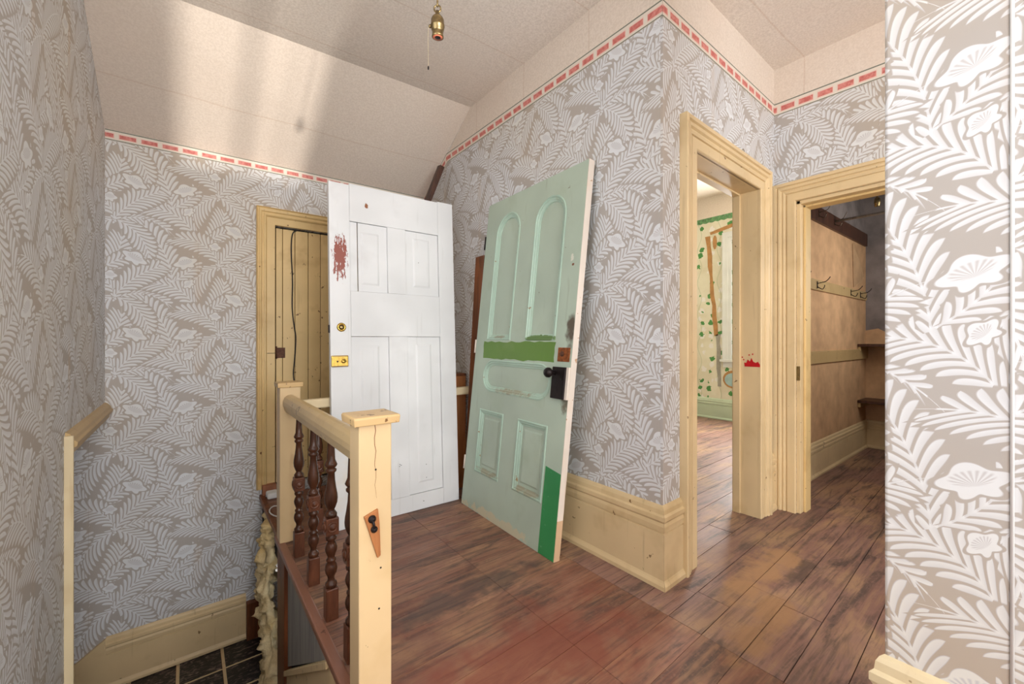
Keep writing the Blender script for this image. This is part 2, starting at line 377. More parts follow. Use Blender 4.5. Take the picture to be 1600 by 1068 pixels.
class Fr:
    """local frame: s along, z up the plane, n out of the plane towards the viewer"""
    def __init__(s, o, u, v, n=None):
        s.o = Vector(o); s.u = Vector(u).normalized(); s.v = Vector(v).normalized(); s.n = Vector(n).normalized() if n else s.u.cross(s.v).normalized()
    def p(s, a, b, c=0): return s.o+s.u*a+s.v*b+s.n*c
class Geo:
    def __init__(s): s.v = []; s.f = []; s.uv = []
    def add(s, vs, fs, uv=None):
        k = len(s.v); s.v += [Vector(x) for x in vs]; s.f += [[i+k for i in f] for f in fs]
        s.uv += uv if uv else [(0, 0)]*len(vs); return s
    def box(s, fr, a0, a1, b0, b1, c0, c1):
        vs = [fr.p(a, b, c) for c in (c0, c1) for b in (b0, b1) for a in (a0, a1)]
        uv = [(a, b) for c in (c0, c1) for b in (b0, b1) for a in (a0, a1)]
        return s.add(vs, [(0, 1, 3, 2), (4, 5, 7, 6), (0, 1, 5, 4), (2, 3, 7, 6), (0, 2, 6, 4), (1, 3, 7, 5)], uv)
    def prism(s, fr, poly, c0, c1):
        n = len(poly); vs = [fr.p(a, b, c1) for a, b in poly]+[fr.p(a, b, c0) for a, b in poly]
        fs = [list(range(n)), list(range(2*n-1, n-1, -1))]+[(i, (i+1) % n, n+(i+1) % n, n+i) for i in range(n)]
        return s.add(vs, fs, [tuple(q) for q in poly]*2)
    def lathe(s, c, prof, axis=(0, 0, 1), seg=16, sq=False):
        ax = Vector(axis).normalized(); a = ax.orthogonal().normalized(); bb = ax.cross(a); c = Vector(c)
        k = []; vs = []
        for r, h in prof:
            for i in range(seg):
                th = 2*math.pi*i/seg; vs.append(c+ax*h+(a*math.cos(th)+bb*math.sin(th))*r)
        fs = []
        for j in range(len(prof)-1):
            for i in range(seg): fs.append((j*seg+i, j*seg+(i+1) % seg, (j+1)*seg+(i+1) % seg, (j+1)*seg+i))
        fs.append(list(range(seg))[::-1]); fs.append([(len(prof)-1)*seg+i for i in range(seg)])
        return s.add(vs, fs)
    def tube(s, pts, r, seg=8):
        pts = [Vector(p) for p in pts]; vs = []; prev = None
        for i, p in enumerate(pts):
            d = (pts[min(i+1, len(pts)-1)]-pts[max(i-1, 0)]).normalized()
            if prev is None: a = d.orthogonal().normalized()
            else: a = (prev-d*prev.dot(d)).normalized()
            prev = a; bq = d.cross(a); rr = r[i] if isinstance(r, (list, tuple)) else r
            vs += [p+(a*math.cos(2*math.pi*k/seg)+bq*math.sin(2*math.pi*k/seg))*rr for k in range(seg)]
        fs = [(j*seg+i, j*seg+(i+1) % seg, (j+1)*seg+(i+1) % seg, (j+1)*seg+i) for j in range(len(pts)-1) for i in range(seg)]
        fs += [list(range(seg))[::-1], [(len(pts)-1)*seg+i for i in range(seg)]]
        return s.add(vs, fs)
    def out(s, name, mat, parent=None, **kw):
        return mk(name, s.v, s.f, mat, parent, uvs=s.uv, **kw)
WORLDF = Fr((0, 0, 0), (1, 0, 0), (0, 0, 1), (0, 1, 0))   # a=x, b=z, c=y
def boxw(name, x0, x1, y0, y1, z0, z1, mat, parent=None, **kw):
    return Geo().box(WORLDF, x0, x1, z0, z1, y0, y1).out(name, mat, parent, **kw)
def struct(o): o['kind'] = 'structure'; return o
def sweep(name, fr, prof, path, mat, parent=None, closed=False, **kw):
    """profile (out from the path, proud of the plane) swept along a polyline in the frame's plane with mitred corners"""
    g = Geo(); n = len(path); m = len(prof); vs = []; uv = []
    for i, pt in enumerate(path):
        pt = Vector(pt)
        def dirn(a, b): return (Vector(b)-Vector(a)).normalized()
        if closed: d0, d1 = dirn(path[i-1], path[i]), dirn(path[i], path[(i+1) % n])
        else:
            d0 = dirn(path[i-1], path[i]) if i > 0 else dirn(path[0], path[1]); d1 = dirn(path[i], path[i+1]) if i < n-1 else d0
        n0 = Vector((-d0.y, d0.x)); n1 = Vector((-d1.y, d1.x)); mt = (n0+n1)
        mt = mt/mt.length_squared*2 if mt.length > 1e-6 else n0
        for o_, h_ in prof: q = pt+mt*o_; vs.append(fr.p(q.x, q.y, h_)); uv.append((q.x, q.y))
    fs = []
    rng = range(n if closed else n-1)
    for i in rng:
        for j in range(m):
            if j == m-1: continue
            fs.append((i*m+j, i*m+j+1, ((i+1) % n)*m+j+1, ((i+1) % n)*m+j))
    if not closed: fs += [list(range(m))[::-1], [(n-1)*m+j for j in range(m)]]
    g.add(vs, fs, uv)
    return g.out(name, mat, parent, **kw)

def wall(name, fr, polys, mat, thick=.1, uvoff=(0, 0), uvs=1.0):
    g = Geo()
    for p in polys:
        p, th = p if isinstance(p, tuple) else (p, thick)
        g.prism(fr, p, -th, 0)
    g.uv = [((a-uvoff[0])*uvs, (b-uvoff[1])*uvs) for a, b in g.uv]
    return struct(g.out(name, mat))
def rect(a0, a1, b0, b1): return [(a0, b0), (a1, b0), (a1, b1), (a0, b1)]
def panel(name, fr, poly, mat, parent, c0=0, c1=.0015, uvoff=(0, 0)):
    g = Geo().prism(fr, poly, c0, c1); g.uv = [(a-uvoff[0], b-uvoff[1]) for a, b in g.uv]
    return g.out(name, mat, parent)
def strip(name, fr, path, width, parent, proud=.0025, u0=0):
    """printed border: path is its top edge; uv = (length, 0..1 across)"""
    g = Geo(); L = u0; pts = [Vector(p) for p in path]; n = len(pts); vs = []; uv = []
    for i, p in enumerate(pts):
        d0 = (pts[i]-pts[i-1]).normalized() if i else (pts[1]-pts[0]).normalized(); d1 = (pts[i+1]-pts[i]).normalized() if i < n-1 else d0
        n0, n1 = Vector((d0.y, -d0.x)), Vector((d1.y, -d1.x)); mt = (n0+n1); mt = mt/mt.length_squared*2
        if i: L += (pts[i]-pts[i-1]).length
        q = p+mt*width
        for c in (0, proud): vs += [fr.p(p.x, p.y, c), fr.p(q.x, q.y, c)]; uv += [(L, 1), (L, 0)]
    fs = []
    for i in range(n-1):
        k = i*4; fs += [(k+2, k+3, k+7, k+6), (k, k+2, k+6, k+4), (k+1, k+3, k+7, k+5), (k, k+1, k+5, k+4)]
    fs += [(0, 1, 3, 2), (4*n-4, 4*n-3, 4*n-1, 4*n-2)]
    g.add(vs, fs, uv); return g.out(name, 'border', parent)
def baseboard(name, fr, a0, a1, mat, prof, m0=0, m1=0, z0=0, parent=None, slope=0):
    g = Geo(); vs = [fr.p(a0-m0*h, z0+z, h) for z, h in prof]+[fr.p(a1+m1*h, z0+z+slope*(a1-a0), h) for z, h in prof]; k = len(prof)
    g.add(vs, [(j, j+1, k+j+1, k+j) for j in range(k-1)]+[list(range(k)), list(range(k, 2*k))[::-1]])
    o = g.out(name, mat, parent); 
    if not parent: struct(o)
    return o
def casing(parent, fr, prof, a0, a1, zb, zt, mat, zr=None):
    """door casing as three mitred lengths: two sides and a head"""
    zr = zb if zr is None else zr
    segs = [('casing_side', ((a0, zb), (a0, zt)), (0, 1)), ('casing_head', ((a0, zt), (a1, zt)), (1, 1)), ('casing_side', ((a1, zt), (a1, zr)), (1, 0))]
    for nm, (p, q), (m0, m1) in segs:
        d = (Vector(q)-Vector(p)).normalized(); nn = Vector((-d.y, d.x)); vs = []
        for pt, e, sg in ((p, m0, -1), (q, m1, 1)):
            for o_, h_ in prof:
                r = Vector(pt)+nn*o_+d*(sg*e*o_); vs.append(fr.p(r.x, r.y, h_))
        k = len(prof)
        Geo().add(vs, [(j, j+1, k+j+1, k+j) for j in range(k-1)]+[list(range(k)), list(range(k, 2*k))[::-1]]).out(nm, mat, parent)
BASEP = [(0, 0), (0, .03), (.018, .03), (.03, .022), (.038, .018), (.24, .018), (.243, .013), (.248, .013), (.25, .02), (.275, .022), (.29, .018), (.30, .024), (.318, .024), (.326, .016), (.345, .014), (.356, .008), (.362, 0)]
CASEP = [(0, 0), (0, .016), (.004, .02), (.05, .02), (.053, .014), (.058, .014), (.06, .022), (.072, .026), (.076, .022), (.082, .022), (.088, .032), (.10, .034), (.104, .028), (.109, .028), (.113, .038), (.128, .04), (.134, .036), (.134, 0)]

# ================================================================== THE SETTING
XA, YB, XC, YL, XW = 1.668, 1.056, 3.05, 3.43, -.386
PHI = math.atan((1.113-1.056)/(XC-XA))
FA = Fr((XA, 0, 0), (0, -1, 0), (0, 0, 1), (-1, 0, 0))
FB = Fr((XA, YB, 0), (math.cos(PHI), math.sin(PHI), 0), (0, 0, 1), (math.sin(PHI), -math.cos(PHI), 0))
FC = Fr((XC, 0, 0), (0, -1, 0), (0, 0, 1), (-1, 0, 0))
FL = Fr((0, YL, 0), (1, 0, 0), (0, 0, 1), (0, -1, 0))
FW = Fr((XW, 0, 0), (0, 1, 0), (0, 0, 1), (1, 0, 0))
XN = 1.293
FN = Fr((XN, 0, 0), (0, -1, 0), (0, 0, 1), (-1, 0, 0))
YCR = 2.65
def zc(x): return 2.785+.027*x
def zl(x): return 2.35+.008*x

# ceiling: flat part and the sloped part under the roof
g = Geo(); x0, x1 = XW-.05, XC+.2
g.add([(x0, -2.75, zc(x0)), (x1, -2.75, zc(x1)), (x1, YCR, zc(x1)), (x0, YCR, zc(x0))]+[(x0, -2.75, zc(x0)+.08), (x1, -2.75, zc(x1)+.08), (x1, YCR, zc(x1)+.08), (x0, YCR, zc(x0)+.08)],
      [(0, 1, 2, 3), (4, 5, 6, 7), (0, 1, 5, 4), (1, 2, 6, 5), (2, 3, 7, 6), (3, 0, 4, 7)])
struct(g.out('ceiling', 'ceiling'))
g = Geo(); x1 = XA+.08
g.add([(x0, YCR, zc(x0)), (x1, YCR, zc(x1)), (x1, YL+.02, zl(x1)-.012), (x0, YL+.02, zl(x0)-.012), (x0, YCR, zc(x0)+.08), (x1, YCR, zc(x1)+.08), (x1, YL+.02, zl(x1)+.07), (x0, YL+.02, zl(x0)+.07)],
      [(0, 1, 2, 3), (4, 5, 6, 7), (0, 1, 5, 4), (1, 2, 6, 5), (2, 3, 7, 6), (3, 0, 4, 7)])
struct(g.out('ceiling_slope', 'frieze'))

# right wall (the green door leans on it)
wA = wall('wall_right', FA, [[(-YL-.02, -.05), (-YB-.012, -.05), (-YB-.012, zc(XA)+.03), (-YCR, zc(XA)+.03), (-YL-.02, zl(XA)+.03)]], 'paper', .1, (-1.397, 1.817))
ysl = YCR+(zc(XA)-2.612)/((zc(XA)-zl(XA))/(YL-YCR))
panel('frieze', FA, [(-YB, 2.58), (-YB, zc(XA)+.02), (-YCR, zc(XA)), (-ysl, 2.60)], 'frieze', wA)
strip('border', FA, [(-YL, zl(XA)+.012), (-ysl, 2.612), (-YB, 2.612)], .074, wA)
# short wall with the bedroom doorway
LB = (XC-XA)/math.cos(PHI); B0, B1, BZ = .285, 1.105, 2.02
wB = wall('wall_bedroom_doorway', FB, [(rect(.003, B0-.03, -.05, 2.92), .05), rect(B1+.03, LB+.16, -.05, 2.92), rect(B0-.03, B1+.03, BZ+.03, 2.92)], 'paper', .145, (.1, 1.9))
panel('frieze', FB, [(0, 2.58), (LB, 2.60), (LB, 2.9), (0, 2.9)], 'frieze', wB)
strip('border', FB, [(0, 2.612), (LB, 2.644)], .076, wB)
# far right wall with the closet doorway
C0, C1, CZ = -.985, -.26, 1.975
wC = wall('wall_closet_doorway', FC, [rect(-1.113, C0, -.05, 2.92), rect(C1, 2.75, -.05, 2.92), rect(C0, C1, CZ, 2.92)], 'paper', .14, (-.98, 2.488))
panel('frieze', FC, rect(-1.113, 2.7, 2.59, 2.9), 'frieze', wC)
strip('border', FC, [(-1.113, 2.644), (2.7, 2.57)], .08, wC, u0=.02)
# back wall of the stairwell, runs down past the floor
LD0, LD1, LDZ = .498, 1.27, 1.921
wL = wall('wall_back', FL, [rect(-1.6, XA+.1, -2.0, .045), rect(-1.6, LD0, .045, zl(0)+.04), rect(LD1, XA+.1, .045, zl(0)+.06), rect(LD0, LD1, LDZ, zl(0)+.05)], 'paper', .1, (.170, 1.60))
strip('border', FL, [(XW, zl(XW)), (XA, zl(XA))], .06, wL)
# left wall with the low opening where the stairs turn under it
OY, OZ = 2.393, .70
wW = wall('wall_left', FW, [[(-2.75, -2.0), (OY, -2.0), (OY, OZ), (YL, OZ), (YL, zl(XW)+.02), (YCR, zc(XW)+.02), (-2.75, zc(XW)+.02)]], 'paper', .1, (.05, 1.2))
# pier beside the camera
wN = wall('wall_near_right', FN, [rect(-.238, -.047, -.05, 2.9)], 'paper', .19, (.0696, 1.245), 1.07)
md = wN.modifiers.new('b', 'BEVEL'); md.width = .006; md.segments = 3
FN2 = Fr((XN+.004, 0, 0), (0, -1, 0), (0, 0, 1), (-1, 0, 0))
wN2 = wall('wall_near_side', FN2, [rect(-.044, .2, -.05, 2.9)], 'paper', .18, (.33, 1.5))
g = Geo().tube([(XN+.001, .0455, .36), (XN+.001, .0455, 2.85)], .0032, 10)
g.out('corner_bead', 'curtain', wN, smooth=True)
# rear wall behind the camera: window with the blind half drawn
RY = -2.62
FR = Fr((0, RY, 0), (-1, 0, 0), (0, 0, 1), (0, 1, 0))
# stairwell below the left wall
struct(boxw('wall_stair_outer', -1.7, -1.6, 2.3, YL, -2.2, .8, 'frieze'))
struct(boxw('wall_stair_under', -1.7, XW-.1, 2.3, 2.39, -2.2, .8, 'frieze'))
struct(boxw('ceiling_stair', -1.7, XW-.09, 2.3, YL, .70, .78, 'frieze'))
wR = wall('wall_rear', FR, [rect(-3.3, -.66, -2.0, 2.95), rect(.035, .5, -2.0, 2.95), rect(-.66, .035, -2.0, .73), rect(-.66, .035, 1.61, 2.95)], 'paper', .12)
for xm, wd in ((.29, .05), (.53, .02)): boxw('window_bar', xm-wd/2, xm+wd/2, RY-.06, RY-.03, .73, 1.61, 'cream', wR)

# ---------------------------------------------------------------- floor planks
FF = Fr((1.5, 1.068, 0), (math.cos(PHI), math.sin(PHI), 0), (-math.sin(PHI), math.cos(PHI), 0), (0, 0, 1))
g = Geo()
for x0, x1, y0, y1 in ((.42, 5.9, -2.7, YL), (XW, .42, -2.7, 1.05), (XA+.1, 5.9, YL, 3.75)):
    g.box(WORLDF, x0, x1, -.2, -.024, y0, y1)
floor = struct(g.out('floor', 'sub'))
rows = 0.136
def plank(x0, x1, r0, r1, mat, gap):
    h = random.uniform(-.0012, .0002); r0 += gap/2; r1 -= gap/2; x0 += gap/2; x1 -= gap/2
    fx = lambda x, r: (x-1.5+r*math.sin(PHI))/math.cos(PHI)
    return Geo().prism(FF, [(fx(x0, r0), r0), (fx(x1, r0), r0), (fx(x1, r1), r1), (fx(x0, r1), r1)], -.024, h).out('plank', mat, floor)
rj = random.Random(3)
JOINTS = {-1: [1.74, 3.9], -2: [1.76, 3.3], -3: [1.99, 4.3], -4: [1.95, 3.5], -5: [2.75], -6: [3.1]}
for k in range(-28, 20):
    r0, r1 = k*rows, (k+1)*rows
    ym = 1.068+(r0+r1)/2
    if ym > 3.75: continue
    left = .395 if k >= 0 else XW
    if ym > YL: left = XA+.1
    if k >= 0: xs = [left, 1.10, 1.513] if ym < YL else [left]
    elif k >= -8: xs = [left, rj.uniform(.1, .6), 1.10, 1.513]
    else: xs = [left, rj.uniform(.9, 1.6)]
    end = 5.85 if ym > -.1 else 3.2
    zone2 = JOINTS.get(k, [rj.uniform(2.2, 3.0), rj.uniform(3.6, 4.8)])
    if end > 2: xs += [q for q in zone2 if xs[-1]+.1 < q < end-.1]
    xs.append(end)
    for p, q in zip(xs, xs[1:]):
        if q > p+.02: plank(p, q, r0, r1, 'floor' if q < 1.6 else 'floor2', .0015 if q < 1.6 else (.004 if k % 2 == 0 else .002))

# ---------------------------------------------------------------- stairs, landing, stairwell side
g = Geo(); lz = -.97
for i in range(4):
    zt = lz+.194*(i+1); ye = 2.28-.29*i
    g.box(WORLDF, XW, .40, -1.2, zt, ye-.30 if i < 3 else 1.07, ye)
struct(g.out('stair_flight', 'curb'))
land = struct(boxw('landing_floor', XW-.3, .62, 1.9, YL, lz-.06, lz-.004, 'cream'))
for i in range(-4, 3):
    for j in range(-4, 2):
        x0, y0 = .185+.23*i, 3.195+.23*j
        x1, y1 = min(x0+.217, .6), min(y0+.217, YL)
        if x0+.217 < XW-.28 or y0 > YL or x1-x0 < .02 or y1-y0 < .02: continue
        boxw('tile', x0+.006, x1, y0+.006, y1, lz-.004, lz, 'tile', land)
        boxw('strip', x0-.016, x0-.011, y0, y1, lz-.004, lz-.001, 'brown', land)
for i in range(3): struct(boxw('lower_stair', XW-.3-.27*(i+1), XW-.3-.27*i, 2.4, YL, -2.2, lz-.194*(i+1), 'curb'))
LBP = [(z*.84, h) for z, h in BASEP]
bl = baseboard('baseboard_back', FL, -.38, .32, 'cream', LBP, z0=lz+.005)
sk = [(-.38, lz+.305), (-1.6, lz+.305-1.22*.73), (-1.6, lz-1.22*.73-.2), (-.38, lz-.2)]
g = Geo().prism(FL, sk, 0, .018); g.out('stair_skirting', 'cream', bl)
g = Geo().prism(FL, [(a, b-.0) for a, b in ((-.385, lz+.305), (-1.6, lz+.305-1.22*.73), (-1.6, lz+.25-1.22*.73), (-.385, lz+.25))], .018, .026); g.out('skirting_moulding', 'cream', bl)
boxw('plinth_block', .322, .40, YL-.05, YL, lz+.0, lz+.25, 'brown', bl)
# stairwell side below the floor edge
struct(boxw('wall_stair_side', .43, .47, 1.07, 2.64, -1.2, -.025, 'sub'))
gb = struct(Geo().prism(Fr((.412, 0, 0), (0, 1, 0), (0, 0, 1), (-1, 0, 0)), [(1.07, -.03), (2.43, -.03), (2.43, -.60), (1.623, -.075), (1.56, -.035)], -.015, 0).out('trim_1', 'grey_board'))
st = struct(Geo().prism(Fr((.406, 0, 0), (0, 1, 0), (0, 0, 1), (-1, 0, 0)), [(1.2, -.03), (1.56, -.03), (2.43, -.615), (2.43, -1.0), (1.9, -1.0), (1.2, -.6)], -.015, 0).out('trim_2', 'cream'))
Geo().prism(Fr((.404, 0, 0), (0, 1, 0), (0, 0, 1), (-1, 0, 0)), [(1.60, -.06), (2.43, -.615), (2.43, -.645), (1.60, -.09)], 0, .012).out('stringer_moulding', 'cream', st, bevel=.003)
struct(boxw('trim_3', .395, .45, 2.43, 2.64, -1.0, -.03, 'brown', bevel=.003))
cb = struct(boxw('floor_nosing', .382, .42, 1.08, 2.66, -.028, .004, 'curb', bevel=.006))
struct(boxw('floor_edge_board', .40, .43, 2.66, YL, -.03, .003, 'brown', bevel=.003))
struct(boxw('trim_4', .60, .64, 2.64, YL, -1.0, -.03, 'dark_wood'))

# ---------------------------------------------------------------- opening trim on the left wall
tW = empty('trim_5', (XW, OY, -.9), kind='structure')
g = Geo().box(WORLDF, XW-.1, XW+.026, -1.3, OZ+.015, OY, OY+.012); g.out('edge_board', 'cream_pale', tW, bevel=.002)
hp = [(0, 0), (0, .02), (.012, .024), (.02, .034), (.034, .036), (.042, .028), (.056, .024), (.072, .012), (.078, .0)]
g = Geo(); vs = [FW.p(OY+.018, OZ-.05+z, h) for z, h in hp]+[FW.p(YL, OZ-.05+z, h) for z, h in hp]; k = len(hp)
g.add(vs, [(j, j+1, k+j+1, k+j) for j in range(k-1)]+[list(range(k)), list(range(k, 2*k))[::-1]]); g.out('head_moulding', 'closet_trim', tW)
boxw('soffit', XW-.1, XW+.02, OY+.018, YL, OZ-.06, OZ-.045, 'closet_trim', tW)

# ---------------------------------------------------------------- baseboards
baseboard('baseboard_right', FA, -YL, -YB, 'cream', BASEP, m1=1)
baseboard('baseboard_doorway', FB, 0, B0-.134, 'cream', BASEP, m0=1)
baseboard('baseboard_corner', FB, B1+.134, LB, 'cream', BASEP)
baseboard('baseboard_near', FN, -.238, -.047, 'cream_pale', BASEP, m0=1, m1=0)
baseboard('baseboard_near_side', FN2, -.044, .2, 'cream_pale', BASEP)

# ---------------------------------------------------------------- bedroom doorway: casing, jambs
d1 = empty('door_1', FB.p((B0+B1)/2, 0, 0), kind='structure')
casing(d1, FB, CASEP, B0, B1, 0, BZ, 'cream')
Geo().box(FB, B1, B1+.03, 0, BZ+.03, -.15, .004).out('jamb', 'cream', d1)
Geo().box(FB, B0-.03, B0, 0, BZ+.03, -.15, .004).out('jamb', 'cream', d1)
Geo().box(FB, B0, B1, BZ, BZ+.03, -.15, .004).out('head_jamb', 'cream', d1)
Geo().box(FB, B1-.012, B1, 0, BZ, -.145, -.10).out('door_stop', 'cream', d1, bevel=.003)
Geo().box(FB, B0, B1, BZ-.012, BZ, -.145, -.10).out('door_stop', 'cream', d1, bevel=.003)
Geo().box(FB, B1-.0025, B1, .93, 1.02, -.142, -.125).out('strike_plate', 'old_brass', d1)
# dried red paint smear on the jamb
g = Geo(); pts = [(-.016, .93), (-.075, .93), (-.078, .955), (-.066, .952), (-.058, .975), (-.045, .962), (-.036, .985), (-.026, .962), (-.012, .955), (.0, .962), (.012, .945), (.012, .93)]
g = Geo(); fj = Fr(FB.p(B1, 0, 0), FB.n, (0, 0, 1), -FB.u)
g.prism(fj, [(c, z) for c, z in pts], 0, .0015); g.out('paint_smear', 'red', d1)
for (c, z) in ((-.09, .985), (-.082, .97), (-.05, 1.0), (-.03, 1.005)): Geo().prism(fj, [(c-.004, z), (c+.003, z-.002), (c+.005, z+.006), (c-.002, z+.008)], 0, .0012).out('paint_smear', 'red', d1)
Geo().tube([FB.p(.83+.012*math.cos(a), BZ+.15+.014*math.sin(a), .02) for a in [i*math.pi/8 for i in range(17)]], .0016, 6).out('wire_ring', 'old_brass', d1)
# ---------------------------------------------------------------- closet doorway
d2 = empty('door_2', (XC, .6, 0), kind='structure')
casing(d2, FC, [(o*.92, h) for o, h in CASEP], C0, C1, 0, CZ, 'cream')
Geo().box(FC, C0-.0, C0+.022, 0, CZ, -.14, .0).out('jamb', 'cream', d2, bevel=.003)
Geo().box(FC, C1-.022, C1, 0, CZ, -.14, .0).out('jamb', 'cream', d2, bevel=.003)
Geo().box(FC, C0, C1, CZ-.022, CZ, -.14, .0).out('head_jamb', 'cream', d2, bevel=.003)
Geo().box(FC, C0+.022, C0+.036, 0, CZ-.02, -.14, -.05).out('door_stop', 'ochre', d2, bevel=.003)
Geo().box(FC, C0+.022, C1-.022, CZ-.036, CZ-.022, -.14, -.05).out('door_stop', 'ochre', d2, bevel=.003)
Geo().box(FC, C0+.001, C0+.02, .84, .93, -.002, .003).out('strike_plate', 'old_brass', d2)
# ---------------------------------------------------------------- boarded door in the back wall
d3 = empty('door_3', (.9, YL, .04), kind='structure')
LCP = [(0, 0), (0, .012), (.003, .015), (.052, .015), (.054, .022), (.062, .03), (.07, .03), (.074, .024), (.082, .024), (.088, .034), (.1, .036), (.103, .03), (.108, .03), (.114, .04), (.117, .036), (.117, 0)]
casing(d3, FL, LCP, LD0, LD1, .045, LDZ, 'ochre')
xs = [LD0+.008, .55, .632, .722, .809, .9, .99, 1.08, 1.17, LD1-.006]
for p, q in zip(xs, xs[1:]): Geo().box(FL, p+.0015, q-.0015, .06, LDZ-.012, -.045, -.018+random.uniform(-.001, .001)).out('board', 'ochre', d3, bevel=.003)
Geo().box(FL, LD0, LD1, .045, LDZ, -.1, -.045).out('backing', 'sub', d3)
g = Geo().box(FL, .510, .566, .965, 1.04, -.018, -.012); h1 = g.out('hinge', 'rusty', d3)
Geo().lathe(FL.p(.508, .96, -.008), [(.006, 0), (.006, .09)], (0, 0, 1), 10).out('hinge_pin', 'rusty', h1, smooth=True)
Geo().box(FL, .445, .497, 1.0, 1.004, .015, .0165).out('hinge_mark', 'rusty', d3)

# ================================================================== DOORS LEANING IN THE HALL
def inset(poly, d):
    out = []; n = len(poly)
    for i in range(n):
        p0, p1, p2 = Vector(poly[i-1]), Vector(poly[i]), Vector(poly[(i+1) % n])
        a, b = (p1-p0).normalized(), (p2-p1).normalized(); n0, n1 = Vector((-a.y, a.x)), Vector((-b.y, b.x)); m = n0+n1
        m = m/m.length_squared*2; q = p1+m*d; out.append((q.x, q.y))
    return out
def arch(a0, a1, z0, zt, k=14):
    r = (a1-a0)/2; c = (a0+a1)/2; zs = zt-r
    return [(a0, z0), (a1, z0)]+[(c+r*math.cos(math.pi*i/k), zs+r*math.sin(math.pi*i/k)) for i in range(k+1)]
def stadium(a0, a1, z0, z1, k=12):
    r = (z1-z0)/2; zm = (z0+z1)/2
    return [(a1-r+r*math.cos(-math.pi/2+math.pi*i/k), zm+r*math.sin(-math.pi/2+math.pi*i/k)) for i in range(k+1)]+[(a0+r+r*math.cos(math.pi/2+math.pi*i/k), zm+r*math.sin(math.pi/2+math.pi*i/k)) for i in range(k+1)]
def plate(name, fr, outer, holes, c0, c1, mat, parent):
    cu = bpy.data.curves.new(name, 'CURVE'); cu.dimensions = '2D'; cu.fill_mode = 'BOTH'; cu.extrude = (c1-c0)/2
    for poly in [outer]+holes:
        sp = cu.splines.new('POLY'); sp.points.add(len(poly)-1); sp.use_cyclic_u = True
        for pt, (a, b) in zip(sp.points, poly): pt.co = (a, b, 0, 1)
    ob = bpy.data.objects.new(name, cu); COL.objects.link(ob)
    bpy.context.view_layer.update()
    me = bpy.data.meshes.new_from_object(ob.evaluated_get(bpy.context.evaluated_depsgraph_get()))
    vs = [fr.p(v.co.x, v.co.y, v.co.z+(c0+c1)/2) for v in me.vertices]; fs = [list(p.vertices) for p in me.polygons]
    bpy.data.objects.remove(ob); bpy.data.curves.remove(cu); bpy.data.meshes.remove(me)
    o = mk(name, vs, fs, mat, parent)
    bm = bmesh.new(); bm.from_mesh(o.data); bmesh.ops.remove_doubles(bm, verts=bm.verts, dist=1e-5); bmesh.ops.recalc_face_normals(bm, faces=bm.faces); bm.to_mesh(o.data); bm.free()
    return o
def blotch(t, P, c, rad, nscale, thr, soft, nsc=(1, 1, 1)):
    """irregular patch around a point: noise minus distance"""
    sb = t.n('ShaderNodeVectorMath', operation='SUBTRACT'); t.put(sb.inputs[0], P); sb.inputs[1].default_value = c
    ln = t.n('ShaderNodeVectorMath', operation='LENGTH'); t.put(ln.inputs[0], t.scale(sb.outputs[0], tuple(1/r for r in rad)))
    f = t.m('SUBTRACT', t.noise(t.scale(P, nsc), nscale, 3, .65), t.m('MULTIPLY', t.m('POWER', ln.outputs['Value'], 2), .5))
    return t.ramp(f, thr, thr+soft)
def overlay(m, masks):
    t = NT(m.node_tree); b = m.node_tree.nodes['Principled BSDF']; src = b.inputs['Base Color'].links[0].from_socket; P = pos(t)
    for mask, col, amt in masks: src = t.mix(t.m('MULTIPLY', mask(t, P), amt), src, col)
    t.put(b.inputs['Base Color'], src)

for fm in ('floor', 'floor2'):
    overlay(M[fm], [
        (lambda t, P: blotch(t, P, (.9, 1.08, 0), (.75, .36, .5), 5, .18, .3), S(132, 70, 54), .75),
        (lambda t, P: blotch(t, P, (2.15, .84, 0), (.55, .13, .5), 6, .2, .22), S(180, 138, 100), .8),
        (lambda t, P: blotch(t, P, (1.75, .68, 0), (.4, .10, .5), 6, .2, .22), S(170, 128, 90), .7),
        (lambda t, P: blotch(t, P, (2.3, .72, 0), (.35, .06, .5), 8, .22, .2), S(72, 60, 56), .7),
        (lambda t, P: blotch(t, P, (.95, 1.55, 0), (.6, .12, .5), 7, .22, .2), S(76, 66, 62), .6)])
# ---- white panelled door
FD = Fr((.653, 2.503, .001), (.82, -.011, 0), (0, .096, 2.045))
overlay(M['white'], [
    (lambda t, P: blotch(t, P, FD.p(.06, 1.585), (.062, .3, .20), 1, .30, .03, (95, 20, 26)), S(156, 90, 78), 1),
    (lambda t, P: blotch(t, P, FD.p(.22, 1.926), (.014, .2, .026), 60, .32, .05), S(150, 84, 30), .95),
    (lambda t, P: blotch(t, P, FD.p(.1, .35), (.14, .3, .5), 5, .36, .3), S(236, 214, 178), .45)])
wd = empty('panelled_door', (1.06, 2.5, 0), 'white four-panel door standing upright with red peeled patch and brass lock', 'door')
DW, DH = .822, 2.045
s0, s1 = .118, .706
Geo().box(FD, 0, s0-.0008, 0, DH-.01, -.036, 0).out('stile', 'white', wd, bevel=.002)
Geo().box(FD, s1+.0008, DW, 0, DH+.006, -.036, 0).out('stile', 'white', wd, bevel=.002)
for nm, z0, z1 in (('top_rail', 1.815, DH), ('lock_rail', 1.118, 1.392), ('bottom_rail', 0, .104)): Geo().box(FD, s0, s1, z0+.0006, z1-.0006, -.036, -.0006).out(nm, 'white', wd, bevel=.0015)
for z0, z1 in ((.104, 1.118), (1.392, 1.815)): Geo().box(FD, .349, .469, z0, z1, -.036, -.0008).out('muntin', 'white', wd, bevel=.0015)
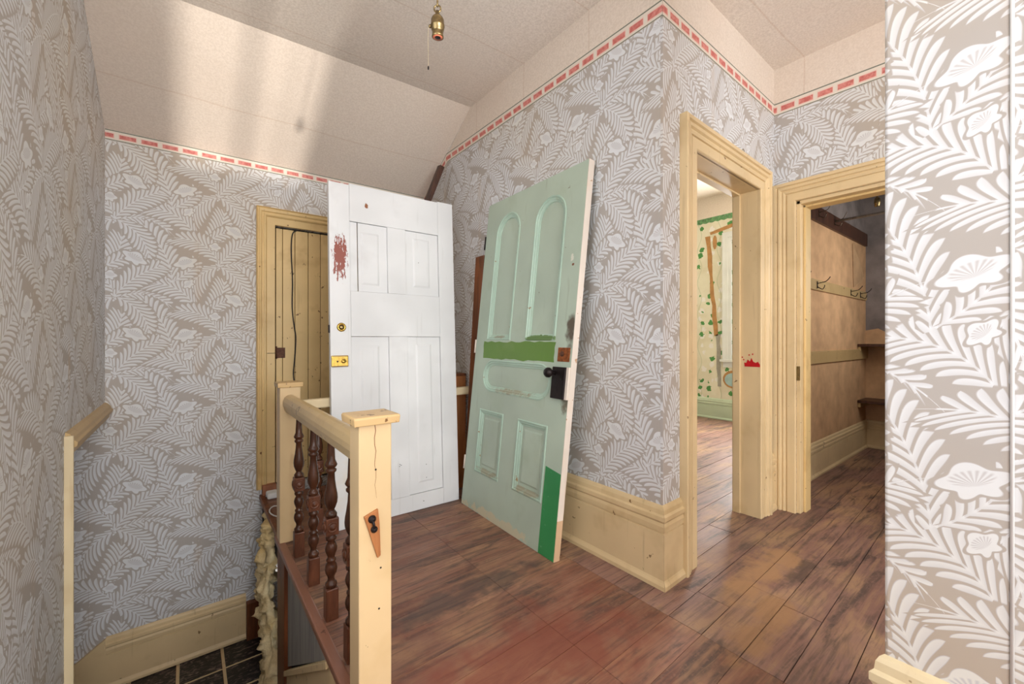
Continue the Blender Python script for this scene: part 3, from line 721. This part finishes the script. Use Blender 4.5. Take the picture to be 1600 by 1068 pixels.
def wpanel(a0, a1, z0, z1, field, slit=None):
    cuts = [(a0, slit-.0022), (slit+.0022, a1)] if slit else [(a0, a1)]
    for k, (p, q) in enumerate(cuts):
        o = Geo().box(FD, p+.001, q-.001, z0+.0015, z1-.0015, -.03, -.011).out('panel', 'white', wd)
        if k == len(cuts)-1:
            f0, f1, y0, y1 = field
            g = Geo(); A = [(f0, y0), (f1, y0), (f1, y1), (f0, y1)]; Bq = inset(A, .012)
            g.add([FD.p(*x, -.011) for x in A]+[FD.p(*x, -.006) for x in Bq], [(0, 1, 5, 4), (1, 2, 6, 5), (2, 3, 7, 6), (3, 0, 4, 7), (4, 5, 6, 7)]).out('raised_field', 'white', o)
wpanel(s0, .349, 1.392, 1.815, (.185, .297, 1.435, 1.76), .165)
wpanel(.469, s1, 1.392, 1.815, (.522, .642, 1.445, 1.772))
wpanel(s0, .349, .104, 1.118, (.175, .29, .165, 1.065))
wpanel(.469, s1, .104, 1.118, (.53, .642, .168, 1.07))
r = Geo().lathe(FD.p(.062, 1.172), [(.026, 0), (.026, .004), (.022, .008), (.015, .009), (.014, .006)], FD.n, 24).out('lock_rosette', 'brass', wd, smooth=True)
Geo().lathe(FD.p(.062, 1.172, .005), [(.0125, 0), (.0125, .004), (.004, .0045)], FD.n, 16).out('lock_core', 'old_brass', r, smooth=True)
l = Geo().box(FD, .002, .096, .94, 1.006, 0, .016).out('night_latch', 'brass', wd, bevel=.004)
Geo().lathe(FD.p(.068, .973, .016), [(.013, 0), (.013, .006), (.010, .01), (.0, .0105)], FD.n, 18).out('latch_knob', 'brass', l, smooth=True)
Geo().lathe(FD.p(.034, .971, .016), [(.005, 0), (.005, .002), (0, .0022)], FD.n, 12).out('latch_button', 'iron', l)
for z in (.945, 1.001): Geo().box(FD, .006, .092, z-.0015, z+.0015, .016, .0175).out('latch_rim', 'old_brass', l)
Geo().box(FD, -.006, 0, 1.14, 1.185, -.025, -.008).out('latch_bolt', 'iron', wd)
for a, z in ((.404, .312), (.412, .306), (.402, .30), (.586, .195), (.56, .05), (.586, .28), (.56, 1.61)):
    Geo().lathe(FD.p(a, z, -.0085 if a > .469 and .104 < z < 1.1 or z > 1.4 else -.0008), [(.0022, 0), (.0022, .0045), (.0, .005)], FD.n, 8).out('nail_hole', 'iron', wd)

# ---- green arched door
GO = Vector((1.424, 1.501, .001)); Gu = Vector((.033, .932, 0)); Gv = Vector((.18, -.073, 2.013))
FG = Fr(GO, Gu, Gv, Gv.cross(Gu))
GW, GH = .932, 2.022
overlay(M['mint'], [
    (lambda t, P: blotch(t, P, FG.p(.025, 1.14), (.16, .05, .15), 9, .22, .22), S(78, 56, 40), .9),
    (lambda t, P: blotch(t, P, FG.p(.02, .78), (.16, .05, .10), 12, .26, .2), S(96, 76, 52), .8),
    (lambda t, P: blotch(t, P, FG.p(.048, 1.49), (.1, .018, .012), 30, .26, .05), S(120, 66, 34), .95),
    (lambda t, P: blotch(t, P, FG.p(.06, 1.53), (.1, .02, .03), 30, .3, .05), S(222, 222, 206), .9),
    (lambda t, P: blotch(t, P, FG.p(.55, .02), (.3, .5, .05), 14, .26, .1), S(214, 202, 170), .8)])
overlay(M['mint_light'], [(lambda t, P, c=c, r=r: blotch(t, P, c, r, 16, .26, .2), S(150, 122, 88), .6) for c, r in
    ((FG.p(.67, .27), (.2, .18, .03)), (FG.p(.26, .27), (.2, .18, .03)), (FG.p(.45, .795), (.2, .34, .035)), (FG.p(.67, 1.12), (.2, .1, .015)))])
overlay(M['mint_light'], [(lambda t, P: blotch(t, P, FG.p(.27, 1.11), (.2, .15, .022), 16, .05, .1), S(96, 128, 62), .95)])
gd = empty('arched_panel_door', (1.45, 1.97, 0), 'mint green door with twin arched panels leaning on the papered wall', 'door')
A1, A2 = arch(.541, .803, 1.10, 1.915), arch(.133, .396, 1.098, 1.908)
OV = stadium(.137, .808, .772, .974)
R1, R2 = rect(.536, .806, .248, .653), rect(.130, .391, .247, .65)
plate('door_frame', FG, rect(0, GW, 0, GH), [A1, A2, OV, R1, R2], -.038, 0, 'mint', gd)
MOULD = [(0, -.02), (0, .002), (.005, .005), (.010, .004), (.013, -.001), (.019, -.001), (.027, -.007), (.034, -.009), (.036, -.02)]
for nm, poly in (('arched_panel', A1), ('arched_panel', A2), ('oval_panel', OV), ('lower_panel', R1), ('lower_panel', R2)):
    ip = inset(poly, .002)
    p = Geo().prism(FG, ip, -.03, -.014).out(nm, 'mint', gd)
    sweep('panel_moulding', FG, MOULD, poly, 'mint_light', p, closed=True)
    if nm == 'lower_panel':
        f = inset(poly, .052); f2 = inset(poly, .062)
        Geo().add([FG.p(*x, -.014) for x in f]+[FG.p(*x, -.010) for x in f2], [(0, 1, 5, 4), (1, 2, 6, 5), (2, 3, 7, 6), (3, 0, 4, 7), (4, 5, 6, 7)]).out('raised_field', 'mint', p)
rr = random.Random(5)
def ragged(a0, a1, z0, z1, k=16, j=.005):
    p = [(a0+(a1-a0)*i/k, z0+rr.uniform(-j, j)) for i in range(k)]+[(a1+rr.uniform(-j, j), z0+(z1-z0)*i/4) for i in range(4)]
    p += [(a1-(a1-a0)*i/k, z1+rr.uniform(-j, j)) for i in range(k)]+[(a0+rr.uniform(-j, j), z1-(z1-z0)*i/4) for i in range(4)]
    return p
tagit(Geo().prism(FG, ragged(.128, .832, .982, 1.090), 0, .0008).out('green_paint_band', 'grass', gd), 'olive green brushed paint band across the lock rail')
tagit(Geo().prism(FG, [(.0005, .0), (.12, .0), (.121, .2), (.119, .446), (.06, .438), (.0005, .43)], 0, .0008).out('green_paint_patch', 'emerald', gd), 'bright emerald paint patch at the bottom corner')
Geo().box(FG, -.003, 0, .2, GH, -.038, 0).out('bare_edge', 'edge', gd)
Geo().box(FG, -.003, 0, 0, .2, -.038, 0).out('bare_edge', 'orange_wood', gd).active_material = mat_paint('bare_tan_edge', S(226, 190, 152), S(170, 130, 92), .56, S(214, 170, 128), seed=20)
lk = Geo().box(FG, .016, .112, .80, .962, 0, .022).out('rim_lock', 'iron', gd, bevel=.003)
Geo().lathe(FG.p(.092, .93, .02), [(.012, 0), (.009, .012), (.009, .024), (.02, .03), (.026, .04), (.026, .05), (.02, .06), (.008, .065), (0, .066)], FG.n, 20).out('door_knob', 'iron', lk, smooth=True)
Geo().lathe(FG.p(.04, .90, .022), [(.005, 0), (.005, .002), (0, .0022)], FG.n, 10).out('keyhole', 'black', lk)
Geo().box(FG, .0, .016, .80, .962, 0, .012).out('lock_edge', 'edge', gd)
es = Geo().box(FG, .012, .10, .99, 1.062, 0, .004).out('escutcheon', 'rust_orange', gd, bevel=.001)
Geo().lathe(FG.p(.066, 1.03, .004), [(.014, 0), (.014, .003), (.009, .004), (0, .0042)], FG.n, 14).out('keyhole_ring', 'rusty', es)
for z in (1.765, 1.058, .276):
    h = Geo().box(FG, GW, GW+.004, z-.045, z+.045, -.03, -.004).out('hinge_leaf', 'edge' if z < 1.5 else 'iron', gd)
    Geo().lathe(FG.p(GW+.008, z-.045, .0), [(.006, 0), (.006, .09)], FG.v, 10).out('hinge_knuckle', 'edge' if z < 1.5 else 'iron', h, smooth=True)

# ---- things tucked behind the doors
tagit(Geo().box(Fr((1.555, 2.44, 0), (.0, .11, 0), (.07, -.06, 1.72)), 0, .10, 0, 1.68, -.02, 0).out('loose_board', 'brown', bevel=.002), 'thin brown board standing behind the green door', 'board')
bx_ = empty('storage_box', (1.58, 2.72, 0), 'orange brown box end showing between the two leaning doors', 'box')
boxw('box_body', 1.53, 1.645, 2.68, 2.80, 0, .83, 'orange_wood', bx_, bevel=.003)
boxw('box_lid', 1.525, 1.646, 2.675, 2.805, .83, .848, 'brown', bx_, bevel=.003)
top = Vector((1.602, 3.0, 2.47)); dn = (Vector((1.526, 3.05, 2.233))-top).normalized()
g = Geo(); ft = Fr(top+dn*2.44, -dn, dn.cross(Vector((0, 1, 0))).normalized())
tagit(Geo().box(ft, 0, 2.46, -.02, .02, -.03, .03).out('wooden_pole', 'dark_wood', bevel=.006), 'dark brown wooden post in the corner behind the white door', 'post')

# ================================================================== BALUSTRADE
ba = empty('stair_balustrade', (.44, 1.9, 0), 'cream newel posts and handrail with dark turned balusters beside the stairwell', 'balustrade')
def newel(x0, x1, y0, y1, zt, zb=0, over=.02):
    n = boxw('newel_post', x0, x1, y0, y1, zb, zt-.024, 'newel', ba, bevel=.004)
    g = Geo(); xm, ym = (x0+x1)/2, (y0+y1)/2; hx, hy = (x1-x0)/2+over, (y1-y0)/2+over
    vs = [(xm+sx*hx*k, ym+sy*hy*k, z) for k, z in ((.97, zt-.026), (1.0, zt-.004), (.95, zt+.0)) for sx, sy in ((-1, -1), (1, -1), (1, 1), (-1, 1))]
    g.add(vs, [(0, 1, 2, 3), (8, 9, 10, 11)]+[(k*4+i, k*4+(i+1) % 4, k*4+4+(i+1) % 4, k*4+4+i) for k in (0, 1) for i in range(4)])
    g.out('newel_cap', 'newel_cap', n, bevel=.003); return n
n1 = newel(.391, .489, 1.224, 1.312, .876, -.35)
n2 = newel(.391, .493, 2.535, 2.632, .866, -.0, .012)
# tapering wooden catch plate with iron hook on the near post
fp = Fr((0, 1.224, 0), (1, 0, 0), (0, 0, 1))
pl = Geo().prism(fp, [(.404, .585), (.444, .60), (.449, .555), (.452, .462), (.443, .455), (.416, .545)], 0, .009).out('catch_plate', 'orange_wood', n1, bevel=.001)
Geo().lathe(fp.p(.426, .575, .009), [(.012, 0), (.011, .004), (.006, .009), (0, .01)], fp.n, 12).out('catch_hook', 'iron', pl)
Geo().lathe(fp.p(.431, .545, .009), [(.009, 0), (.010, .006), (.005, .012), (0, .013)], fp.n, 12).out('catch_hook', 'iron', pl)
Geo().tube([fp.p(.426, .578, .012), fp.p(.428, .56, .02), fp.p(.431, .54, .014)], .004, 8).out('catch_hook', 'iron', pl, smooth=True)
cz = [(.437+.0025*math.sin(i*1.9)+.0012*i/4, .85-.02*i) for i in range(12)]
Geo().prism(fp, [(a-.0011*(1-i/14), z) for i, (a, z) in enumerate(cz)]+[(a+.0011*(1-i/14), z) for i, (a, z) in reversed(list(enumerate(cz)))], 0, .0004).out('crack', 'brown', n1)
for a, z in ((.44, .715), (.455, .42), (.45, .30)): Geo().lathe(fp.p(a, z), [(.003, 0), (.003, .0006), (0, .0007)], fp.n, 8).out('nail_hole', 'iron', n1)
def rail(x, z0, z1, p, q, ax, mat):
    w = .035; prof = [(-w*.7, z0), (w*.7, z0), (w*.85, z0+.02), (w, z0+.035), (w, z0+.055), (w*.75, z1-.012), (w*.35, z1-.002), (0, z1), (-w*.35, z1-.002), (-w*.75, z1-.012), (-w, z0+.055), (-w, z0+.035), (-w*.85, z0+.02)]
    vs = [((x+a, t_, z) if ax == 'y' else (t_, x+a, z)) for t_ in (p, q) for a, z in prof]; k = len(prof)
    return Geo().add(vs, [(j, (j+1) % k, k+(j+1) % k, k+j) for j in range(k)]+[list(range(k)), list(range(k, 2*k))[::-1]]).out('handrail', mat, ba, bevel=.002)
rail(.440, .712, .80, 1.312, 2.535, 'y', 'rail')
boxw('guard_rail', .493, XA-.005, 2.583, 2.632, .703, .757, 'cream_pale', ba, bevel=.008)
BALP = [(.0, .0)]
LOW = [(.013, .120), (.021, .124), (.0225, .132), (.021, .140), (.015, .145), (.0125, .156), (.014, .166), (.021, .180), (.0235, .195), (.021, .210), (.0145, .222), (.0185, .227), (.0185, .233), (.013, .239), (.016, .250), (.022, .266), (.023, .278), (.019, .292), (.0125, .304), (.020, .311), (.021, .320), (.016, .327), (.016, .334)]
UPP = [(.016, .396), (.022, .404), (.0225, .412), (.017, .420), (.0125, .427), (.017, .437), (.0235, .455), (.025, .472), (.0235, .490), (.019, .515), (.015, .545), (.0135, .572), (.020, .579), (.0205, .586), (.0145, .592), (.0205, .598), (.024, .605), (.0205, .613), (.0155, .625), (.0145, .65), (.0125, .69), (.0115, .716)]
def baluster(x, y):
    b = Geo().lathe((x, y, 0), LOW, (0, 0, 1), 18).out('baluster', 'baluster', ba, smooth=True)
    Geo().lathe((x, y, 0), UPP, (0, 0, 1), 18).out('spindle', 'baluster', b, smooth=True)
    boxw('base_block', x-.0235, x+.0235, y-.0235, y+.0235, -.002, .122, 'baluster_red', b, bevel=.004)
    boxw('rosette_block', x-.0245, x+.0245, y-.0245, y+.0245, .331, .399, 'baluster_red', b, bevel=.004)
    for ax in ((-1, 0, 0), (0, -1, 0)):
        c = Vector((x, y, .365))+Vector(ax)*.0245
        Geo().lathe(c, [(.021, -.001), (.021, .003), (.018, .0045), (.015, .002), (.012, .002), (.009, .006), (.004, .0075), (0, .008)], ax, 18).out('rosette', 'baluster_red', b, smooth=True)
    return b
for y in (2.352, 2.040, 1.746, 1.478): baluster(.449, y)
baluster(.60, 2.608)

# ================================================================== HANGING LAMP SOCKET
ps = Vector((.597, 1.136, 2.075))
pd = empty('pendant_socket', ps, 'aged brass bulbless lamp socket hanging on a chain with pull cord', 'lamp')
ax = Vector((.05, .06, -1)).normalized()
sh = Geo().lathe(ps, [(.006, -.016), (.006, -.006), (.011, -.003), (.0165, .003), (.0195, .010), (.0195, .022), (.021, .024), (.021, .029), (.0195, .031), (.0185, .039), (.0155, .0415), (.0165, .044), (.0165, .053), (.0175, .055), (.0175, .059)], ax, 24).out('socket_shell', 'old_brass', pd, smooth=True)
Geo().lathe(ps+ax*.0585, [(.0145, 0), (.0145, .0012), (.0, .0014)], ax, 20).out('socket_liner', 'socket_int', sh, smooth=True)
Geo().lathe(ps+ax*.0598, [(.009, 0), (.006, .0006), (0, .0008)], ax, 14).out('socket_contact', 'iron', sh, smooth=True)
def link(c, h, w, r, ang, nm='chain_link', par=pd, tilt=0):
    pts = []; d = Vector((math.cos(ang), math.sin(ang), 0))
    for i in range(25):
        t_ = 2*math.pi*i/24; pts.append(c+d*(w*math.cos(t_))+Vector((0, 0, h*math.sin(t_)*(1 if abs(math.sin(t_)) < .95 else 1))))
    return Geo().tube(pts, r, 6).out(nm, 'old_brass', par, smooth=True)
link(ps+Vector((0, 0, .024)), .011, .010, .0024, -YAW, 'hanging_loop')
zz = ps.z+.052; k = 0
while zz < zc(.6)-.005:
    link(Vector((ps.x, ps.y, zz)), .022, .0065, .0018, -YAW+(k+1) % 2*math.pi/2); zz += .035; k += 1
side = Vector((-math.cos(YAW), math.sin(YAW), 0))
sw = Geo().lathe(ps+ax*.027+side*.018, [(.005, 0), (.005, .006), (.003, .009), (0, .0095)], side, 10).out('pull_switch', 'old_brass', pd, smooth=True)
c0 = ps+ax*.027+side*.026
Geo().tube([c0, c0+Vector((0, 0, -.004))+side*.002, c0+Vector((0, 0, -.03))+side*.003, c0+Vector((0, 0, -.12))+side*.002], .0007, 6).out('pull_cord', 'thread', sw)
Geo().lathe(c0+Vector((0, 0, -.12))+side*.002, [(.001, -.012), (.0025, -.009), (.0025, -.003), (.001, 0)], (0, 0, 1), 8).out('cord_end', 'iron', sw)

# ================================================================== CABLE ON THE BOARDED DOOR
cp = [(.64, 1.907), (.625, 1.90), (.612, 1.87), (.606, 1.80), (.607, 1.70), (.612, 1.6), (.614, 1.5), (.612, 1.4), (.614, 1.3), (.628, 1.18), (.636, 1.12), (.634, 1.04), (.628, .95), (.620, .86), (.624, .80), (.634, .74), (.63, .5), (.63, .1)]
def smoothpts(p, k=5):
    out = []
    for i in range(len(p)-1):
        a, b, c, d = [Vector(p[min(max(i+j, 0), len(p)-1)]) for j in (-1, 0, 1, 2)]
        for s_ in range(k):
            t_ = s_/k; out.append(.5*((2*b)+(c-a)*t_+(2*a-5*b+4*c-d)*t_*t_+(-a+3*b-3*c+d)*t_**3))
    return out+[Vector(p[-1])]
tagit(Geo().tube([FL.p(q.x, q.y, -.010) for q in smoothpts(cp)], .0042, 8).out('black_cable', 'black', smooth=True), 'black cable hanging down the boarded door', 'cable')

# ================================================================== STAIRWELL EDGE: INSULATION AND RUBBLE
def wool(name, path, rad, label):
    g = Geo(); seg = 48; rows_ = 110; vs = []
    pts = smoothpts(path, 8); n = len(pts)
    for j in range(rows_):
        f = j/(rows_-1)*(n-1); i = min(int(f), n-2); p = pts[i].lerp(pts[i+1], f-i)
        e = min(1, min(j, rows_-1-j)/3+.15)
        for k in range(seg):
            th = 2*math.pi*k/seg; q = p+Vector((math.cos(th)*rad[0], math.sin(th)*rad[1], 0))*e
            d = noise.fractal(q*13, .7, 2.1, 6)*.05+noise.noise(q*6)*.055+noise.noise(q*31)*.006
            vs.append(q+Vector((math.cos(th), math.sin(th), 0))*d*e+Vector((0, 0, noise.noise(q*11)*.03)))
    fs = [(j*seg+i, j*seg+(i+1) % seg, (j+1)*seg+(i+1) % seg, (j+1)*seg+i) for j in range(rows_-1) for i in range(seg)]
    fs += [list(range(seg)), [(rows_-1)*seg+i for i in range(seg)]]
    return tagit(g.add(vs, fs).out(name, 'wool', smooth=True), label, 'insulation')
wool('glass_wool_batt', [Vector((.42, 3.05, -.02)), Vector((.405, 3.03, -.2)), Vector((.385, 2.98, -.45)), Vector((.395, 2.88, -.7)), Vector((.39, 2.82, -.98))], (.048, .11), 'ragged yellow glass wool hanging below the floor edge')
tagit(boxw('brick', .415, .50, YL-.06, YL-.012, .004, .075, 'brick', bevel=.004), 'orange brick fragment under the end of the door casing', 'brick')
tagit(boxw('plaster_lump', .43, .50, YL-.16, YL-.07, .004, .045, 'curtain', bevel=.012), 'pale plaster lump beside the brick behind the far post', 'rubble')
cr = Vector((.445, 3.02, .008)); pts = [cr+Vector((.035*math.cos(t_*.5), .10*math.sin(t_*.5), .003*math.sin(t_))) for t_ in range(13)]
tagit(Geo().tube(pts, .004, 6).out('cord_loop', 'curtain', smooth=True), 'loop of white cord lying on the floor edge', 'cord')

# ================================================================== CLOSET
KY, KX = 1.165, 5.5
FK = Fr((0, KY, 0), (1, 0, 0), (0, 0, 1), (0, -1, 0))
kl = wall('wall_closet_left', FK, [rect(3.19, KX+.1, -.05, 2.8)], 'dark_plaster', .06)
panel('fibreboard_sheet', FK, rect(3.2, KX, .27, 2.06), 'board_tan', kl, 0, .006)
FKB = Fr((KX, 0, 0), (0, -1, 0), (0, 0, 1), (-1, 0, 0))
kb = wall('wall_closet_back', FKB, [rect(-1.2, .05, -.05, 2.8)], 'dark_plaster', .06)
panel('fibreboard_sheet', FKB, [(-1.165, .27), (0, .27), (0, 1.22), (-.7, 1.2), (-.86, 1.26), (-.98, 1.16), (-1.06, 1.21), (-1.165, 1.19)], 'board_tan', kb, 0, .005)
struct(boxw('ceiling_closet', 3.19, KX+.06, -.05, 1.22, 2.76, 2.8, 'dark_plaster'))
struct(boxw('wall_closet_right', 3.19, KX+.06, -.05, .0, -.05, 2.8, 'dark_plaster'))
FKR = Fr((0, 0, 0), (-1, 0, 0), (0, 0, 1), (0, 1, 0))
w2 = empty('added_closet_casing', (4.4, 0, 1.3), kind='structure')  # casing and pane added around the closet fill lamp, no known window
casing(w2, FKR, CASEP, -4.72, -4.08, 1.34, 2.06, 'closet_trim')
Geo().box(FKR, -4.74, -4.06, 1.30, 1.34, 0, .05).out('window_stool', 'closet_trim', w2)
Geo().box(FKR, -4.72, -4.08, 1.34, 2.06, 0, .004).out('window_pane', 'glass', w2)
KBP = [(z*.78, h) for z, h in BASEP]
baseboard('baseboard_closet_left', FK, 3.2, KX, 'cream', KBP); baseboard('baseboard_closet_back', FKB, -KY, 0, 'cream', KBP)
Geo().box(FK, 3.2, KX, .905, 1.005, .006, .026).out('chair_rail', 'closet_trim', kl, bevel=.004)
# torn paper hanging off the wall
g = Geo(); tp = [(5.02, 2.02), (5.14, 1.84), (5.27, 1.72), (5.20, 1.66), (5.05, 1.60)]
vs = [FK.p(a, b, .012+(.03 if i in (1, 2, 3) else 0)) for i, (a, b) in enumerate(tp)]; vs += [v+Vector((0, .003, 0)) for v in vs]
g.add(vs, [(0, 1, 2, 3, 4), (5, 6, 7, 8, 9)]+[(i, (i+1) % 5, 5+(i+1) % 5, 5+i) for i in range(5)]).out('torn_paper', 'edge', kl).active_material = mat_plain('torn_wall_paper', S(190, 154, 116), .85, 0, .12, 8)
def hook(par, fr, a, z, c, up=.05, down=.03, mat='iron', out=.075):
    h = Geo().box(fr, a-.008, a+.008, z-.03, z+.025, c, c+.003).out('coat_hook', mat, par)
    Geo().tube(smoothpts([fr.p(a, z+.008, c), fr.p(a, z+.012, c+out*.4), fr.p(a, z+.02, c+out*.8), fr.p(a, z+up, c+out*1.1), fr.p(a, z+up+.008, c+out*1.13)], 4), .0032, 8).out('upper_prong', mat, h, smooth=True)
    Geo().tube(smoothpts([fr.p(a, z-.018, c), fr.p(a, z-.035, c+out*.3), fr.p(a, z-.04, c+out*.5), fr.p(a, z-.018, c+out*.66), fr.p(a, z-.01, c+out*.64)], 4), .0032, 8).out('lower_prong', mat, h, smooth=True)
r1 = Geo().box(FK, 3.2, 5.46, 2.045, 2.168, .006, .03).out('hook_rail', 'dark_wood', bevel=.004)
tagit(r1, 'dark wooden hook rail high on the closet side wall', 'rack', 'closet hook rails')
M['hook_metal'] = mat_plain('dull_hook_metal', S(120, 106, 92), .35, .9, .2, 50)
for a in (3.62, 4.0, 4.4): hook(r1, FK, a, 2.11, .03, .06, mat='hook_metal')
r2 = Geo().box(FK, 3.2, 5.46, 1.495, 1.58, .006, .024).out('hook_rail', 'closet_trim', bevel=.003)
tagit(r2, 'tan hook rail with paired wire hooks at mid height in closet', 'rack', 'closet hook rails')
for a in (3.55, 3.98, 4.9, 5.22): hook(r2, FK, a, 1.54, .024, .045, mat='iron')
tagit(Geo().tube([(4.42, KY-.03, 2.12), (4.42, .0, 2.12)], .011, 12).out('clothes_rod', 'grey_board', smooth=True), 'bare clothes rod across the upper closet', 'rod')
def shelf(z, label):
    e = empty('closet_shelf', (5.35, .6, z), label, 'shelf', 'closet shelves')
    boxw('shelf_board', 5.19, KX-.006, 0.0, KY-.008, z-.026, z, 'dark_wood', e, bevel=.003)
    boxw('shelf_cleat', 5.2, KX-.01, KY-.03, KY-.008, z-.07, z-.026, 'closet_trim', e, bevel=.002)
shelf(1.055, 'upper dark board shelf across the closet back'); shelf(.505, 'lower dark board shelf just above the closet baseboard')
pk = Vector((4.3, .835, 2.20))
kp = empty('closet_lamp_socket', pk, 'brass lamp socket hanging from a cord inside the closet', 'lamp')
Geo().lathe(pk, [(.006, .03), (.008, .022), (.018, .012), (.02, -.004), (.02, -.03), (.017, -.034), (.017, -.05), (.0, -.05)], (0, 0, 1), 18).out('socket_shell', 'old_brass', kp, smooth=True)
Geo().tube([pk+Vector((0, 0, .03)), pk+Vector((.003, 0, .2)), (pk.x, pk.y, 2.76)], .003, 6).out('lamp_cord', 'thread', kp)

# ================================================================== BEDROOM THROUGH THE DOORWAY
BX = 5.8
FBX = Fr((BX, 0, 0), (0, -1, 0), (0, 0, 1), (-1, 0, 0))
wy0, wy1, wz0, wz1 = 1.62, 2.63, .83, 2.44
bw = wall('wall_bedroom_back', FBX, [rect(-3.75, -wy1, -.05, 3.15), rect(-wy0, -1.2, -.05, 3.15), rect(-wy1, -wy0, -.05, wz0), rect(-wy1, -wy0, wz1, 3.15)], 'vine', .1)
panel('frieze', FBX, rect(-3.75, -1.2, 2.81, 3.12), 'frieze', bw)
g = Geo(); nb = 60
for i in range(nb):   # scalloped green swag border
    a = -3.75+i*2.55/nb
    g.prism(FBX, [(a, 2.735+.012*(i % 2)), (a+2.55/nb*.92, 2.735+.012*((i+1) % 2)), (a+2.55/nb*.92, 2.81), (a, 2.81)], 0, .004)
g.out('swag_border', 'vine_border', bw)
M['stain_orange'] = mat_plain('orange_water_stain', S(196, 146, 92), .7, 0, .12, 14)
M['stain_grey'] = mat_plain('grey_exposed_plaster', S(176, 172, 160), .8, 0, .1, 14)
r5 = random.Random(9)
def ribbon(pts, w, mat):
    L = [(a-w/2+r5.uniform(-.012, .012), z) for a, z in pts]; R = [(a+w/2+r5.uniform(-.012, .012), z) for a, z in pts]
    g = Geo(); n = len(pts)
    for i in range(n-1): g.prism(FBX, [L[i], R[i], R[i+1], L[i+1]], 0, .003)
    return g.out('torn_strip', mat, bw)
ribbon([(-2.96+.12*(1-k/10), 1.15+1.4*k/10) for k in range(11)], .055, 'stain_orange')
ribbon([(-2.79-.03*k/6, .45+.72*k/6) for k in range(7)], .055, 'stain_grey')
g = Geo(); g.prism(FBX, [(-2.93, 2.60), (-2.8, 2.63), (-2.55, 2.68), (-2.55, 2.63), (-2.78, 2.585), (-2.92, 2.565)], 0, .003); g.out('torn_strip', 'stain_orange', bw)
g = Geo(); g.prism(FBX, [(-2.86+.03*math.cos(t_), 2.45+.1*math.sin(t_)) for t_ in [i*.63 for i in range(10)]], 0, .003); g.out('torn_strip', 'stain_orange', bw)
sc = Geo(); sc.prism(FBX, [(-2.62+.13*math.cos(t_), .56+.12*math.sin(t_)) for t_ in [i*.42 for i in range(15)]], 0, .003); sc = sc.out('plaster_patch', 'stain_orange', bw)
Geo().prism(FBX, [(-2.62+.105*math.cos(t_), .555+.09*math.sin(t_)) for t_ in [i*.42 for i in range(15)]], .003, .005).out('plaster_patch', 'stain_grey', sc).active_material = mat_plain('pale_blue_plaster', S(176, 206, 206), .8, 0, .1, 14)
win = empty('window_1', (BX, 2.1, .8), kind='structure')
M['win_white'] = mat_paint('white_window_paint', S(236, 238, 236), S(200, 200, 196), .7, S(226, 228, 226), seed=15)
WCP = [(0, 0), (0, .02), (.04, .02), (.044, .026), (.08, .028), (.1, .034), (.115, .034), (.115, 0)]
casing(win, FBX, WCP, -wy1, -wy0, wz0, wz1, 'win_white')
Geo().box(FBX, -wy1-.14, -wy0+.14, wz0-.035, wz0, 0, .06).out('window_stool', 'win_white', win, bevel=.004)
Geo().box(FBX, -wy1-.11, -wy0+.11, wz0-.11, wz0-.035, 0, .02).out('window_apron', 'win_white', win, bevel=.003)
for z0, z1 in ((wz0, wz0+.06), (1.60, 1.65), (wz1-.05, wz1)): Geo().box(FBX, -wy1, -wy0, z0, z1, -.06, -.03).out('sash_rail', 'win_white', win)
for a in (-wy1, -wy0-.05): Geo().box(FBX, a, a+.05, wz0, wz1, -.06, -.03).out('sash_stile', 'win_white', win)
Geo().box(FBX, -wy1+.05, -wy0-.05, wz0+.06, wz1-.05, -.048, -.044).out('window_pane', 'glass', win)
baseboard('baseboard_bedroom', FBX, -3.75, -1.2, 'mint_base', KBP)
wall('wall_bedroom_left', Fr((0, 3.75, 0), (1, 0, 0), (0, 0, 1), (0, -1, 0)), [rect(1.7, 5.9, -.05, 3.15)], 'vine', .1)
wall('wall_bedroom_front', Fr((XA+.1, 0, 0), (0, 1, 0), (0, 0, 1), (1, 0, 0)), [rect(1.2, 3.8, -.05, 3.15)], 'vine', .02)
wall('wall_bedroom_right', Fr((0, 1.262, 0), (-1, 0, 0), (0, 0, 1), (0, 1, 0)), [rect(-5.85, -XC-.0, -.05, 3.15)], 'vine', .02)
struct(boxw('ceiling_bedroom', XA+.05, 5.9, 1.2, 3.85, 3.1, 3.18, 'frieze'))

# ================================================================== HALL WINDOW CASINGS, ADDED AROUND THE UNSEEN LAMPS (beside and behind the camera)
def hall_lamp_casing(name, fr, a0, a1, z0, z1):
    e = empty(name, fr.p((a0+a1)/2, z0), kind='structure')
    casing(e, fr, WCP, a0, a1, z0, z1, 'cream')
    Geo().box(fr, a0-.13, a1+.13, z0-.035, z0, 0, .06).out('window_stool', 'cream', e, bevel=.004)
    Geo().box(fr, a0-.10, a1+.10, z0-.11, z0-.035, 0, .02).out('window_apron', 'cream', e, bevel=.003)
hall_lamp_casing('added_side_casing', FW, .27, 1.25, .90, 2.20)  # casing added on the solid left wall around the side fill lamp
hall_lamp_casing('window_4', FR, -1.07, .23, .73, 2.45)
hall_lamp_casing('added_rear_casing', FR, -2.70, -1.70, .85, 2.35)  # casing added on the solid rear wall around the second fill lamp
